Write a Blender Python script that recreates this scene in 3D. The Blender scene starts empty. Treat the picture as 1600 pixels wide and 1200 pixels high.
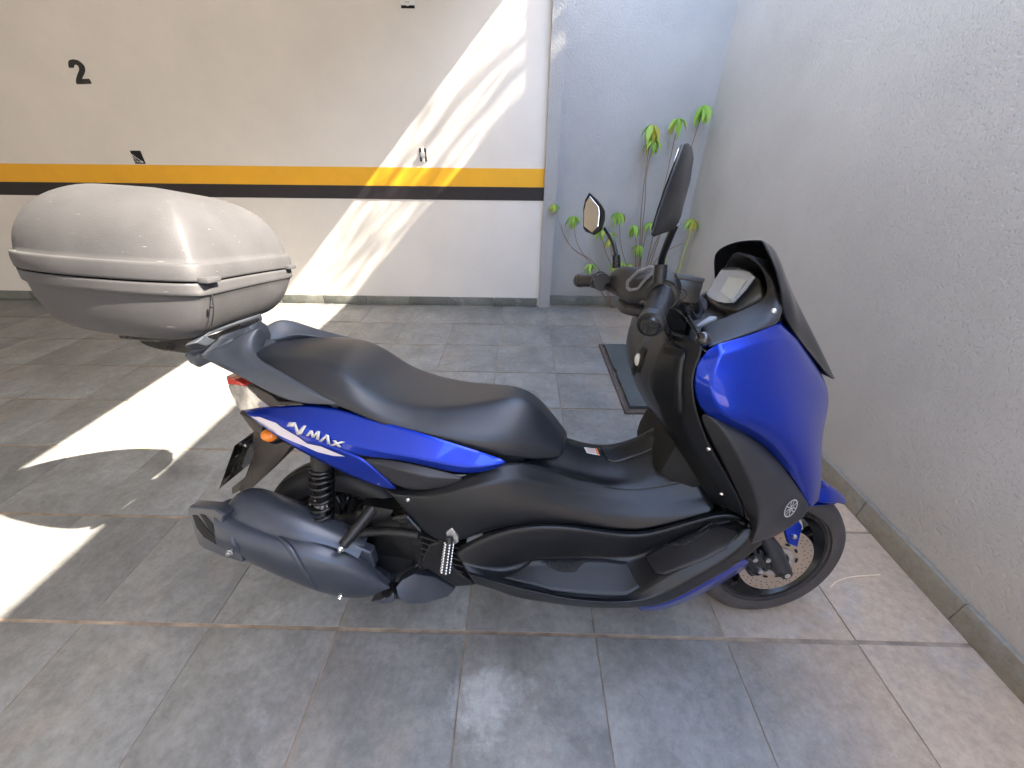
import bpy, bmesh, math, random
from mathutils import Vector, Matrix, noise
from mathutils.bvhtree import BVHTree

random.seed(7)
scene = bpy.context.scene
COL = scene.collection

# ------------------------------------------------------------------ camera, world, sun, exposure
CAM_POS = (-0.25314, -3.42202, 1.28835)
CAM_RIGHT = (0.999742, 0.021339, 0.007731)
CAM_UP = (-0.017776, 0.524438, 0.851263)
CAM_FORWARD = (-0.014111, 0.851181, -0.524683)
CAM_LENS = 13.6318
BIKE_ORIGIN = (-0.78467, -2.6689, 0.00098)
BIKE_FORWARD = (0.999925, -0.012217, 0.0)
BIKE_LEFT = (0.011993, 0.981554, -0.190809)
BIKE_UP = (0.002331, 0.190795, 0.981627)

cam_data = bpy.data.cameras.new('camera')
cam_data.sensor_width = 36.0
cam_data.lens = CAM_LENS
cam_data.clip_start = 0.02
cam_data.clip_end = 500
cam = bpy.data.objects.new('camera', cam_data)
COL.objects.link(cam)
r_, u_, f_ = Vector(CAM_RIGHT), Vector(CAM_UP), Vector(CAM_FORWARD)
cm = Matrix.Identity(4)
for i in range(3):
    cm[i][0], cm[i][1], cm[i][2], cm[i][3] = r_[i], u_[i], -f_[i], CAM_POS[i]
cam.matrix_world = cm
scene.camera = cam

TO_SUN = Vector((1.0, -0.205, 0.98)).normalized()
world = bpy.data.worlds.new('World')
scene.world = world
world.use_nodes = True
wt = world.node_tree
bg = wt.nodes['Background']
sky = wt.nodes.new('ShaderNodeTexSky')
sky.sky_type = 'NISHITA'
sky.sun_disc = False
sky.sun_elevation = math.asin(TO_SUN.z)
sky.sun_rotation = math.atan2(TO_SUN.x, TO_SUN.y)
sky.air_density = 1.0
sky.dust_density = 1.3
sky.ozone_density = 1.0
wt.links.new(sky.outputs[0], bg.inputs[0])
bg.inputs[1].default_value = 0.15
sun_data = bpy.data.lights.new('sun', 'SUN')
sun_data.energy = 3.1
sun_data.angle = math.radians(0.5)
sun_data.color = (1.0, 0.91, 0.77)
sun = bpy.data.objects.new('sun', sun_data)
COL.objects.link(sun)
sun.rotation_euler = TO_SUN.to_track_quat('Z', 'Y').to_euler()
scene.view_settings.view_transform = 'Standard'
scene.view_settings.look = 'None'
scene.view_settings.gamma = 1.0
scene.view_settings.use_curve_mapping = False
scene.view_settings.exposure = 3.55
try:
    scene.cycles.max_bounces = 12
    scene.cycles.diffuse_bounces = 8
except Exception:
    pass

# ------------------------------------------------------------------ helpers
def new_obj(name, mesh, parent=None):
    o = bpy.data.objects.new(name, mesh)
    COL.objects.link(o)
    if parent is not None:
        o.parent = parent
    return o

def tag(o, label=None, cat=None, group=None, kind=None):
    for k, v in (('label', label), ('category', cat), ('group', group), ('kind', kind)):
        if v:
            o[k] = v
    return o

def empty(name, loc=(0, 0, 0)):
    o = bpy.data.objects.new(name, None)
    COL.objects.link(o)
    o.location = loc
    o.empty_display_size = 0.1
    return o

def finish(bm, name, mat, parent=None, smooth=True, angle=None):
    me = bpy.data.meshes.new(name)
    bm.to_mesh(me)
    bm.free()
    if mat is not None:
        for m in (mat if isinstance(mat, (list, tuple)) else [mat]):
            me.materials.append(m)
    if smooth:
        me.polygons.foreach_set('use_smooth', [True] * len(me.polygons))
        if angle is not None:
            me.set_sharp_from_angle(angle=math.radians(angle))
    return new_obj(name, me, parent)

def loft(name, rows, mat, parent, crease=None, ccrease=None, mode='pair', thick=0.003, levels=3, out=(0, -1, 0.35), ends=0.0):
    """surface through feature lines; 'sym' mirrors about the middle plane, None, 'pair' builds a left twin"""
    rows = [[Vector(p) for p in r] for r in rows]
    crease = dict(crease or {})
    if mode == 'sym':
        n = len(rows)
        rows = [[Vector((p.x, -p.y, p.z)) for p in r] for r in reversed(rows[1:])] + rows
        crease = {**{k + n - 1: v for k, v in crease.items()}, **{n - 1 - k: v for k, v in crease.items()}}
    res = []
    for side in ((1,) if mode in ('sym', None, 'single') else (1, -1)):
        bm = bmesh.new()
        cl = bm.edges.layers.float.new('crease_edge')
        g = [[bm.verts.new((p.x, p.y * side, p.z)) for p in r] for r in rows]
        for i in range(len(g) - 1):
            for j in range(len(g[0]) - 1):
                vs = [g[i][j], g[i][j + 1], g[i + 1][j + 1], g[i + 1][j]]
                try:
                    bm.faces.new(vs)
                except ValueError:
                    pass
        for e in bm.edges:
            e[cl] = 0.0
        for i, c in crease.items():
            for j in range(len(g[i]) - 1):
                e = bm.edges.get((g[i][j], g[i][j + 1]))
                if e:
                    e[cl] = c
        for j, c in (ccrease or {}).items():
            for i in range(len(g) - 1):
                e = bm.edges.get((g[i][j], g[i + 1][j]))
                if e:
                    e[cl] = c
        bmesh.ops.recalc_face_normals(bm, faces=bm.faces)
        tot = Vector((0, 0, 0))
        for f in bm.faces:
            c = f.calc_center_median()
            d = Vector(out) if side == 1 else Vector((out[0], -out[1], out[2]))
            if mode == 'sym' and c.y > 0:
                d = Vector((out[0], -out[1], out[2]))
            tot += Vector((f.normal.dot(d) * f.calc_area(), 0, 0))
        if tot.x < 0:
            bmesh.ops.reverse_faces(bm, faces=bm.faces)
        o = finish(bm, name, mat, parent)
        s = o.modifiers.new('sub', 'SUBSURF')
        s.levels = s.render_levels = levels
        if thick:
            m = o.modifiers.new('sol', 'SOLIDIFY')
            m.thickness = thick
            m.offset = -1
            m.use_even_offset = False
        res.append(o)
    return res

def tube(name, pts, rad, mat, parent, n=12, smooth_path=0, cap=True):
    pts = [Vector(p) for p in pts]
    rads = rad if isinstance(rad, (list, tuple)) else [rad] * len(pts)
    for _ in range(smooth_path):
        q, rr = [pts[0]], [rads[0]]
        for a, b, ra, rb in zip(pts, pts[1:], rads, rads[1:]):
            q += [a.lerp(b, .25), a.lerp(b, .75)]
            rr += [ra * .75 + rb * .25, ra * .25 + rb * .75]
        q.append(pts[-1]); rr.append(rads[-1])
        pts, rads = q, rr
    bm = bmesh.new()
    add_tube(bm, pts, rads, n, cap)
    return finish(bm, name, mat, parent, angle=50)

def add_tube(bm, pts, rads, n=8, cap=True, flat=None):
    rings = []
    nrm = None
    for i, p in enumerate(pts):
        t = (pts[min(i + 1, len(pts) - 1)] - pts[max(i - 1, 0)])
        if t.length < 1e-9:
            t = Vector((0, 0, 1))
        t.normalize()
        if nrm is None:
            nrm = t.orthogonal().normalized()
        nrm = (nrm - t * nrm.dot(t))
        nrm = nrm.normalized() if nrm.length > 1e-6 else t.orthogonal().normalized()
        b = t.cross(nrm)
        rings.append([bm.verts.new(p + (nrm * math.cos(2 * math.pi * k / n) + b * math.sin(2 * math.pi * k / n)) * rads[i]) for k in range(n)])
    for a, c in zip(rings, rings[1:]):
        for k in range(n):
            bm.faces.new((a[k], a[(k + 1) % n], c[(k + 1) % n], c[k]))
    if cap:
        bm.faces.new(list(reversed(rings[0])))
        bm.faces.new(rings[-1])

def lathe(name, prof, centre, axis, mat, parent, n=64, closed=True, angle=35):
    """prof: (radius, offset along axis) loop"""
    axis = Vector(axis).normalized()
    a = axis.orthogonal().normalized()
    b = axis.cross(a)
    c = Vector(centre)
    bm = bmesh.new()
    rings = []
    for k in range(n):
        d = a * math.cos(2 * math.pi * k / n) + b * math.sin(2 * math.pi * k / n)
        rings.append([bm.verts.new(c + d * r + axis * x) for r, x in prof])
    m = len(prof)
    for k in range(n):
        A, B = rings[k], rings[(k + 1) % n]
        for i in range(m if closed else m - 1):
            j = (i + 1) % m
            if prof[i][0] < 1e-6 and prof[j][0] < 1e-6:
                continue
            bm.faces.new((A[i], A[j], B[j], B[i]))
    bmesh.ops.remove_doubles(bm, verts=bm.verts, dist=1e-6)
    bmesh.ops.recalc_face_normals(bm, faces=bm.faces)
    return finish(bm, name, mat, parent, angle=angle)

def slab(name, outline, ext, mat, parent, bevel=0.002, angle=40, dome=0.0, seg=2):
    """closed outline pushed along ext; dome lifts the middle of the first face"""
    pts = [Vector(p) for p in outline]
    ext = Vector(ext)
    bm = bmesh.new()
    a = [bm.verts.new(p) for p in pts]
    b = [bm.verts.new(p + ext) for p in pts]
    n = len(pts)
    for i in range(n):
        bm.faces.new((a[i], a[(i + 1) % n], b[(i + 1) % n], b[i]))
    fa = bm.faces.new(list(reversed(a)))
    fb = bm.faces.new(b)
    if dome:
        c = sum(pts, Vector()) / n
        r = bmesh.ops.inset_region(bm, faces=[fa], thickness=0.006, use_even_offset=False)
        for v in fa.verts:
            v.co += (-ext.normalized()) * dome * 0.6
        r = bmesh.ops.poke(bm, faces=[fa])
        for v in r['verts']:
            v.co += (-ext.normalized()) * dome * 0.5
        bmesh.ops.triangulate(bm, faces=[fb])
    else:
        bmesh.ops.triangulate(bm, faces=[fa, fb])
    bmesh.ops.recalc_face_normals(bm, faces=bm.faces)
    o = finish(bm, name, mat, parent, angle=angle)
    if bevel:
        m = o.modifiers.new('bev', 'BEVEL')
        m.width = bevel
        m.segments = seg
        m.limit_method = 'ANGLE'
        m.angle_limit = math.radians(35)
        m.harden_normals = False
    return o

def bxm(bm, c, s, rot=None, bevel=0):
    m = Matrix.Translation(Vector(c)) @ (rot.to_4x4() if rot else Matrix.Identity(4)) @ Matrix.Diagonal((s[0], s[1], s[2], 1))
    r = bmesh.ops.create_cube(bm, size=1.0, matrix=m)
    if bevel:
        es = set(e for v in r['verts'] for e in v.link_edges)
        bmesh.ops.bevel(bm, geom=list(es), offset=bevel, segments=2, affect='EDGES', profile=0.6)

def box(name, c, s, mat, parent=None, rot=None, bevel=0.0, smooth=False):
    bm = bmesh.new()
    bxm(bm, c, s, rot, bevel)
    return finish(bm, name, mat, parent, smooth=bool(bevel), angle=35 if bevel else None)

def ball(name, c, r, mat, parent, scale=(1, 1, 1), seg=20):
    bm = bmesh.new()
    bmesh.ops.create_uvsphere(bm, u_segments=seg, v_segments=seg // 2, radius=r, matrix=Matrix.Translation(Vector(c)) @ Matrix.Diagonal((*scale, 1)))
    return finish(bm, name, mat, parent)

_bvh = {}
def surface_tree(objs):
    key = tuple(o.name for o in objs)
    if key not in _bvh:
        bpy.context.view_layer.update()
        dg = bpy.context.evaluated_depsgraph_get()
        vs, ps = [], []
        for o in objs:
            e = o.evaluated_get(dg)
            me = e.to_mesh()
            k = len(vs)
            vs += [v.co.copy() for v in me.vertices]
            ps += [[i + k for i in p.vertices] for p in me.polygons]
            e.to_mesh_clear()
        _bvh[key] = BVHTree.FromPolygons(vs, ps)
    return _bvh[key]

def lay_on(name, outline, targets, mat, parent, direction=(0, 1, 0), lift=0.0012, cuts=2, thick=0.0):
    """thin piece that follows the surface below it"""
    tree = surface_tree(targets)
    d = Vector(direction).normalized()
    bm = bmesh.new()
    vs = [bm.verts.new(Vector(p)) for p in outline]
    f = bm.faces.new(vs)
    bmesh.ops.triangulate(bm, faces=[f])
    for _ in range(cuts):
        bmesh.ops.subdivide_edges(bm, edges=bm.edges, cuts=1, use_grid_fill=True)
    for v in bm.verts:
        hit = tree.ray_cast(v.co - d * 0.12, d, 0.3)
        if hit[0] is None:
            hit = tree.find_nearest(v.co)
        n = hit[1]
        if n.dot(d) > 0:
            n = -n
        v.co = hit[0] + n * lift
    bmesh.ops.recalc_face_normals(bm, faces=bm.faces)
    s = sum((f.normal.dot(d) * f.calc_area() for f in bm.faces))
    if s > 0:
        bmesh.ops.reverse_faces(bm, faces=bm.faces)
    o = finish(bm, name, mat, parent)
    if thick:
        m = o.modifiers.new('sol', 'SOLIDIFY'); m.thickness = thick; m.offset = 1
    return o

def snap(p, targets, direction=(0, 1, 0), lift=0.0):
    tree = surface_tree(targets)
    d = Vector(direction).normalized()
    h = tree.ray_cast(Vector(p) - d * 0.12, d, 0.3)
    if h[0] is None:
        h = tree.find_nearest(Vector(p))
    n = h[1] if h[1].dot(d) < 0 else -h[1]
    return h[0] + n * lift, n

# ------------------------------------------------------------------ materials
def mat(name, color=(.5, .5, .5), rough=.5, metal=0.0, coat=0.0, spec=0.5):
    m = bpy.data.materials.new(name)
    m.use_nodes = True
    b = m.node_tree.nodes['Principled BSDF']
    b.inputs['Base Color'].default_value = (*color, 1)
    b.inputs['Roughness'].default_value = rough
    b.inputs['Metallic'].default_value = metal
    b.inputs['Coat Weight'].default_value = coat
    b.inputs['Coat Roughness'].default_value = 0.04
    b.inputs['Specular IOR Level'].default_value = spec
    return m

def N(m, t, **kw):
    n = m.node_tree.nodes.new(t)
    for k, v in kw.items():
        if k in n.inputs:
            n.inputs[k].default_value = v
        else:
            setattr(n, k, v)
    return n

def lk(m, a, b):
    m.node_tree.links.new(a, b)

def vary(m, scale, amount, rough_amt=0.0, coord='Object', detail=6, tint=None):
    """wear: noise that varies the base colour and gloss"""
    b = m.node_tree.nodes['Principled BSDF']
    base = tuple(b.inputs['Base Color'].default_value)
    tc = N(m, 'ShaderNodeTexCoord')
    nz = N(m, 'ShaderNodeTexNoise', Scale=scale, Detail=detail, Roughness=.65)
    lk(m, tc.outputs[coord], nz.inputs['Vector'])
    r = N(m, 'ShaderNodeValToRGB')
    t = tint or (1, 1, 1)
    r.color_ramp.elements[0].position = .3
    r.color_ramp.elements[1].position = .7
    r.color_ramp.elements[0].color = tuple(max(0, c * (1 - amount)) for c in base[:3]) + (1,)
    r.color_ramp.elements[1].color = tuple(min(1, c * (1 + amount) * t[i]) for i, c in enumerate(base[:3])) + (1,)
    lk(m, nz.outputs['Fac'], r.inputs[0])
    lk(m, r.outputs[0], b.inputs['Base Color'])
    if rough_amt:
        mr = N(m, 'ShaderNodeMapRange')
        r0 = b.inputs['Roughness'].default_value
        mr.inputs['To Min'].default_value = max(0.02, r0 - rough_amt)
        mr.inputs['To Max'].default_value = r0 + rough_amt
        lk(m, nz.outputs['Fac'], mr.inputs['Value'])
        lk(m, mr.outputs[0], b.inputs['Roughness'])
    return m, tc, nz

def bump(m, tc, scale, strength, dist=0.001, coord='Object', kind='ShaderNodeTexNoise'):
    b = m.node_tree.nodes['Principled BSDF']
    nz = N(m, kind, Scale=scale)
    lk(m, tc.outputs[coord], nz.inputs['Vector'])
    bp = N(m, 'ShaderNodeBump')
    bp.inputs['Strength'].default_value = strength
    bp.inputs['Distance'].default_value = dist
    lk(m, nz.outputs[0], bp.inputs['Height'])
    lk(m, bp.outputs[0], b.inputs['Normal'])
    return m

def plastic(name, color, rough, grain=900, gs=.25, amt=.18, coat=0.0, spec=.5, metal=0.0):
    m = mat(name, color, rough, metal, coat, spec)
    _, tc, _ = vary(m, 9, amt, .05)
    bump(m, tc, grain, gs, .0004)
    return m

M_BLACK = plastic('matt black plastic', (.008, .0085, .010), .36, spec=.42)
M_SATIN = plastic('satin black plastic', (.006, .006, .007), .28, gs=.1)
M_DARK = plastic('dark grey matt plastic', (.028, .028, .031), .44, spec=.42)
M_GREY = plastic('grey satin painted alloy', (.07, .078, .092), .38, gs=.12, metal=.25)
M_SHIELD = plastic('blue grey heat shield', (.05, .058, .076), .32, gs=.12, metal=.3)
M_SEAT = plastic('black vinyl', (.018, .020, .025), .34, grain=600, gs=.35)
M_RUBBER = plastic('tyre rubber', (.050, .042, .040), .75, grain=300, gs=.4, amt=.35)
M_RUBBERD = plastic('dark tyre rubber', (.017, .016, .016), .6, grain=300, gs=.4, amt=.3)
M_MAT = plastic('rubber mat', (.016, .016, .018), .5, grain=500)
M_ENGINE = plastic('sooty engine casting', (.012, .0115, .0115), .45, grain=150, gs=.5, amt=.5)
M_GUARD = plastic('dusty brown black plastic', (.034, .027, .024), .5, amt=.4)
M_CHROME = mat('bright steel', (.75, .75, .76), .22, 1.0)
M_ALU = mat('brushed aluminium', (.6, .6, .62), .35, 1.0)
M_SILVER = mat('silver print', (.62, .6, .58), .35, .3)
M_STRIPE = mat('pinkish white vinyl', (.62, .57, .60), .4)
M_RED = mat('red lens', (.7, .03, .015), .12, 0, .5)
M_AMBER = mat('amber lens', (.75, .2, .01), .15, 0, .5)
M_WHITE = mat('white plastic', (.75, .75, .72), .4)
M_ORANGE = mat('orange print', (.8, .2, .05), .5)
M_BLACKPRINT = mat('black print', (.01, .01, .01), .5)
M_TRIM = plastic('light grey trim', (.22, .22, .23), .4)
M_DISC = mat('brake disc steel', (.55, .46, .38), .36, .85)
M_HOLE = mat('dark hole', (.006, .006, .006), .8)
M_GLOSSBLACK = mat('gloss black plate', (.01, .01, .012), .12, 0, .6)
M_MIRROR = mat('mirror glass', (.8, .78, .75), .03, 1.0)
M_CLEAR = mat('frosted clear lens', (.62, .57, .52), .18, 0.35, .6)
_, tcx, _ = vary(M_CLEAR, 40, .35)

M_BLUE = mat('blue metallic paint', (.003, .018, .42), .33, .72, .65, .1)
_b = M_BLUE.node_tree.nodes['Principled BSDF']
_b.inputs['Coat Roughness'].default_value = 0.03
_tc = N(M_BLUE, 'ShaderNodeTexCoord')
_v = N(M_BLUE, 'ShaderNodeTexNoise', Scale=1400.0, Detail=1.0)
lk(M_BLUE, _tc.outputs['Object'], _v.inputs['Vector'])
_r = N(M_BLUE, 'ShaderNodeValToRGB')
_r.color_ramp.elements[0].color = (.0004, .019, .26, 1)
_r.color_ramp.elements[1].color = (.0008, .042, .56, 1)
_r.color_ramp.elements[0].position = .4
_r.color_ramp.elements[1].position = .62
lk(M_BLUE, _v.outputs['Fac'], _r.inputs[0])
lk(M_BLUE, _r.outputs[0], _b.inputs['Base Color'])

def smoked(name, color, a):
    m = mat(name, color, .12, 0, 0.0, .15)
    b = m.node_tree.nodes['Principled BSDF']
    b.inputs['Alpha'].default_value = a
    return m
M_SMOKE = smoked('smoked acrylic', (.008, .008, .01), .95)
M_GLASS = mat('instrument window', (.15, .165, .18), .12, 0, 1.0)
M_LCD = mat('grey liquid crystal', (.34, .34, .28), .25, 0, .6)
M_BEZEL = plastic('warm grey instrument housing', (.1, .095, .088), .4)

# weathered grey top case
M_CASE = mat('weathered grey case', (.055, .053, .055), .68)
_, _tc, _nz = vary(M_CASE, 7, .16, .05)
bump(M_CASE, _tc, 300, .45, .0007)
_w = N(M_CASE, 'ShaderNodeTexNoise', Scale=5.0, Detail=8.0)
_mp = N(M_CASE, 'ShaderNodeMapping')
_mp.inputs['Scale'].default_value = (6, 6, 60)
lk(M_CASE, _tc.outputs['Object'], _mp.inputs[0])
lk(M_CASE, _mp.outputs[0], _w.inputs['Vector'])
_rr = N(M_CASE, 'ShaderNodeValToRGB')
_rr.color_ramp.elements[0].position = .70
_rr.color_ramp.elements[1].position = .74
lk(M_CASE, _w.outputs['Fac'], _rr.inputs[0])
_mx = N(M_CASE, 'ShaderNodeMixRGB')
_mx.inputs['Color2'].default_value = (.20, .19, .19, 1)
_src = M_CASE.node_tree.nodes['Principled BSDF'].inputs['Base Color'].links[0].from_socket
lk(M_CASE, _rr.outputs[0], _mx.inputs['Fac'])
lk(M_CASE, _src, _mx.inputs['Color1'])
lk(M_CASE, _mx.outputs[0], M_CASE.node_tree.nodes['Principled BSDF'].inputs['Base Color'])

# slate floor tile: tint per tile, clouding and stains in world space
def slate(name, dark, light, tan, per_tile=.3):
    m = mat(name, dark, .5)
    b = m.node_tree.nodes['Principled BSDF']
    geo = N(m, 'ShaderNodeNewGeometry')
    oi = N(m, 'ShaderNodeObjectInfo')
    n1 = N(m, 'ShaderNodeTexNoise', Scale=3.4, Detail=13.0, Roughness=.72, Distortion=.35)
    addv = N(m, 'ShaderNodeVectorMath', operation='ADD')
    comb = N(m, 'ShaderNodeCombineXYZ')
    mul = N(m, 'ShaderNodeMath', operation='MULTIPLY')
    mul.inputs[1].default_value = 30
    lk(m, oi.outputs['Random'], mul.inputs[0])
    lk(m, mul.outputs[0], comb.inputs[2])
    lk(m, geo.outputs['Position'], addv.inputs[0])
    lk(m, comb.outputs[0], addv.inputs[1])
    lk(m, addv.outputs[0], n1.inputs['Vector'])
    r1 = N(m, 'ShaderNodeValToRGB')
    r1.color_ramp.elements[0].position = .3
    r1.color_ramp.elements[1].position = .72
    r1.color_ramp.elements[0].color = (*dark, 1)
    r1.color_ramp.elements[1].color = (*light, 1)
    lk(m, n1.outputs['Fac'], r1.inputs[0])
    # per tile brightness
    hsv = N(m, 'ShaderNodeHueSaturation')
    mr = N(m, 'ShaderNodeMapRange')
    mr.inputs['To Min'].default_value = 1 - per_tile
    mr.inputs['To Max'].default_value = 1 + per_tile
    lk(m, oi.outputs['Random'], mr.inputs['Value'])
    lk(m, mr.outputs[0], hsv.inputs['Value'])
    lk(m, r1.outputs[0], hsv.inputs['Color'])
    # dust that gathers towards the right wall and in cloudy patches
    sx = N(m, 'ShaderNodeSeparateXYZ')
    lk(m, geo.outputs['Position'], sx.inputs[0])
    mrx = N(m, 'ShaderNodeMapRange')
    mrx.inputs['From Min'].default_value = .15
    mrx.inputs['From Max'].default_value = 1.1
    lk(m, sx.outputs[0], mrx.inputs['Value'])
    n2 = N(m, 'ShaderNodeTexNoise', Scale=1.7, Detail=7.0, Roughness=.6)
    lk(m, geo.outputs['Position'], n2.inputs['Vector'])
    ad = N(m, 'ShaderNodeMath', operation='MULTIPLY_ADD')
    ad.inputs[1].default_value = 1.4
    lk(m, n2.outputs['Fac'], ad.inputs[0])
    sub = N(m, 'ShaderNodeMath', operation='SUBTRACT')
    sub.inputs[1].default_value = .74
    lk(m, mrx.outputs[0], sub.inputs[0])
    lk(m, sub.outputs[0], ad.inputs[2])
    ad.use_clamp = True
    mx = N(m, 'ShaderNodeMixRGB')
    mx.inputs['Color2'].default_value = (*tan, 1)
    lk(m, ad.outputs[0], mx.inputs['Fac'])
    lk(m, hsv.outputs[0], mx.inputs['Color1'])
    # pale mineral blooms
    n3 = N(m, 'ShaderNodeTexNoise', Scale=3.1, Detail=10.0, Roughness=.7, Distortion=.3)
    lk(m, geo.outputs['Position'], n3.inputs['Vector'])
    r3 = N(m, 'ShaderNodeValToRGB')
    r3.color_ramp.elements[0].position = .57
    r3.color_ramp.elements[1].position = .72
    r3.color_ramp.elements[1].color = (.6, .6, .6, 1)
    lk(m, n3.outputs['Fac'], r3.inputs[0])
    mx2 = N(m, 'ShaderNodeMixRGB')
    mx2.inputs['Color2'].default_value = (.36, .37, .37, 1)
    lk(m, r3.outputs[0], mx2.inputs['Fac'])
    lk(m, mx.outputs[0], mx2.inputs['Color1'])
    # one pale splash of lime on the front tiles
    vd = N(m, 'ShaderNodeVectorMath', operation='DISTANCE')
    vd.inputs[1].default_value = (-.315, -3.00, 0)
    nw = N(m, 'ShaderNodeTexNoise', Scale=7.0, Detail=9.0, Roughness=.68, Distortion=.3)
    lk(m, geo.outputs['Position'], nw.inputs['Vector'])
    lk(m, geo.outputs['Position'], vd.inputs[0])
    ms = N(m, 'ShaderNodeMapRange')
    ms.inputs['From Min'].default_value = .04
    ms.inputs['From Max'].default_value = .20
    ms.inputs['To Min'].default_value = .16
    ms.inputs['To Max'].default_value = -.14
    lk(m, vd.outputs['Value'], ms.inputs['Value'])
    sm = N(m, 'ShaderNodeMath', operation='ADD')
    lk(m, nw.outputs['Fac'], sm.inputs[0]); lk(m, ms.outputs[0], sm.inputs[1])
    rs = N(m, 'ShaderNodeValToRGB')
    rs.color_ramp.elements[0].position = .56
    rs.color_ramp.elements[1].position = .70
    rs.color_ramp.elements[1].color = (.8, .8, .8, 1)
    lk(m, sm.outputs[0], rs.inputs[0])
    mxs = N(m, 'ShaderNodeMixRGB')
    mxs.inputs['Color2'].default_value = (.42, .43, .43, 1)
    lk(m, rs.outputs[0], mxs.inputs['Fac'])
    lk(m, mx2.outputs[0], mxs.inputs['Color1'])
    mx2 = mxs
    # fine dark specks
    n4 = N(m, 'ShaderNodeTexNoise', Scale=38.0, Detail=10.0, Roughness=.8)
    lk(m, addv.outputs[0], n4.inputs['Vector'])
    mr4 = N(m, 'ShaderNodeMapRange')
    mr4.inputs['From Min'].default_value = .3
    mr4.inputs['From Max'].default_value = .7
    mr4.inputs['To Min'].default_value = .74
    mr4.inputs['To Max'].default_value = 1.24
    lk(m, n4.outputs['Fac'], mr4.inputs['Value'])
    mx3 = N(m, 'ShaderNodeMixRGB', blend_type='MULTIPLY')
    mx3.inputs['Fac'].default_value = 1
    lk(m, mx2.outputs[0], mx3.inputs['Color1'])
    lk(m, mr4.outputs[0], mx3.inputs['Color2'])
    lk(m, mx3.outputs[0], b.inputs['Base Color'])
    mr5 = N(m, 'ShaderNodeMapRange')
    mr5.inputs['To Min'].default_value = .34
    mr5.inputs['To Max'].default_value = .66
    lk(m, n3.outputs['Fac'], mr5.inputs['Value'])
    lk(m, mr5.outputs[0], b.inputs['Roughness'])
    bp = N(m, 'ShaderNodeBump')
    bp.inputs['Strength'].default_value = .7
    bp.inputs['Distance'].default_value = .003
    n6 = N(m, 'ShaderNodeTexNoise', Scale=14.0, Detail=9.0, Roughness=.6, Distortion=.5)
    lk(m, addv.outputs[0], n6.inputs['Vector'])
    lk(m, n6.outputs['Fac'], bp.inputs['Height'])
    lk(m, bp.outputs[0], b.inputs['Normal'])
    return m

M_SLATE = slate('floor slate', (.140, .138, .132), (.30, .30, .288), (.52, .38, .26), .12)
M_SKIRT = slate('skirting slate', (.11, .115, .10), (.21, .215, .19), (.26, .23, .18), .15)
M_GROUT = mat('sandy grout', (.30, .235, .175), .9)
vary(M_GROUT, 12, .4)

# smooth painted wall and rough plaster
M_WALL = mat('white wall paint', (.74, .69, .63), .7)
_, _tc, _ = vary(M_WALL, 2.2, .05, detail=12)
bump(M_WALL, _tc, 60, .12, .002)
M_YELLOW = mat('yellow wall paint', (.84, .42, .015), .55)
_, _tc, _ = vary(M_YELLOW, 5, .05)
bump(M_YELLOW, _tc, 60, .12, .002)
M_BAND = mat('black wall paint', (.014, .010, .013), .5)
vary(M_BAND, 8, .3)

def plaster(name, color):
    m = mat(name, color, .8)
    _, tc, _ = vary(m, 1.4, .10, detail=12)
    b = m.node_tree.nodes['Principled BSDF']
    geo = N(m, 'ShaderNodeNewGeometry')
    sz = N(m, 'ShaderNodeSeparateXYZ')
    lk(m, geo.outputs['Position'], sz.inputs[0])
    nd = N(m, 'ShaderNodeTexNoise', Scale=3.5, Detail=8.0, Roughness=.7)
    lk(m, geo.outputs['Position'], nd.inputs['Vector'])
    md = N(m, 'ShaderNodeMapRange')
    md.inputs['From Min'].default_value = .08
    md.inputs['From Max'].default_value = .75
    md.inputs['To Min'].default_value = .55
    md.inputs['To Max'].default_value = -.25
    lk(m, sz.outputs[2], md.inputs['Value'])
    ma = N(m, 'ShaderNodeMath', operation='MULTIPLY')
    ma.use_clamp = True
    lk(m, md.outputs[0], ma.inputs[0]); lk(m, nd.outputs['Fac'], ma.inputs[1])
    mxd = N(m, 'ShaderNodeMixRGB')
    mxd.inputs['Color2'].default_value = (.30, .24, .18, 1)
    src = b.inputs['Base Color'].links[0].from_socket
    lk(m, ma.outputs[0], mxd.inputs['Fac']); lk(m, src, mxd.inputs['Color1'])
    lk(m, mxd.outputs[0], b.inputs['Base Color'])
    n1 = N(m, 'ShaderNodeTexNoise', Scale=110.0, Detail=3.0, Roughness=.5, Distortion=.8)
    lk(m, tc.outputs['Object'], n1.inputs['Vector'])
    n2 = N(m, 'ShaderNodeTexVoronoi', Scale=80.0)
    n2.feature = 'SMOOTH_F1'
    lk(m, tc.outputs['Object'], n2.inputs['Vector'])
    a = N(m, 'ShaderNodeMath', operation='MULTIPLY_ADD')
    a.inputs[1].default_value = .6
    lk(m, n2.outputs['Distance'], a.inputs[0])
    lk(m, n1.outputs['Fac'], a.inputs[2])
    rp = N(m, 'ShaderNodeValToRGB')
    rp.color_ramp.elements[0].position = .42
    rp.color_ramp.elements[1].position = .8
    lk(m, a.outputs[0], rp.inputs[0])
    bp = N(m, 'ShaderNodeBump')
    bp.inputs['Strength'].default_value = .42
    bp.inputs['Distance'].default_value = .004
    lk(m, rp.outputs[0], bp.inputs['Height'])
    lk(m, bp.outputs[0], b.inputs['Normal'])
    return m
M_PLASTER = plaster('grey rough plaster', (.50, .475, .44))
M_PLASTER2 = plaster('grey fine plaster', (.38, .375, .37))
M_CEIL = mat('white ceiling', (.75, .74, .72), .8)
M_BEIGE = mat('beige facade', (.5, .42, .33), .8)

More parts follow.
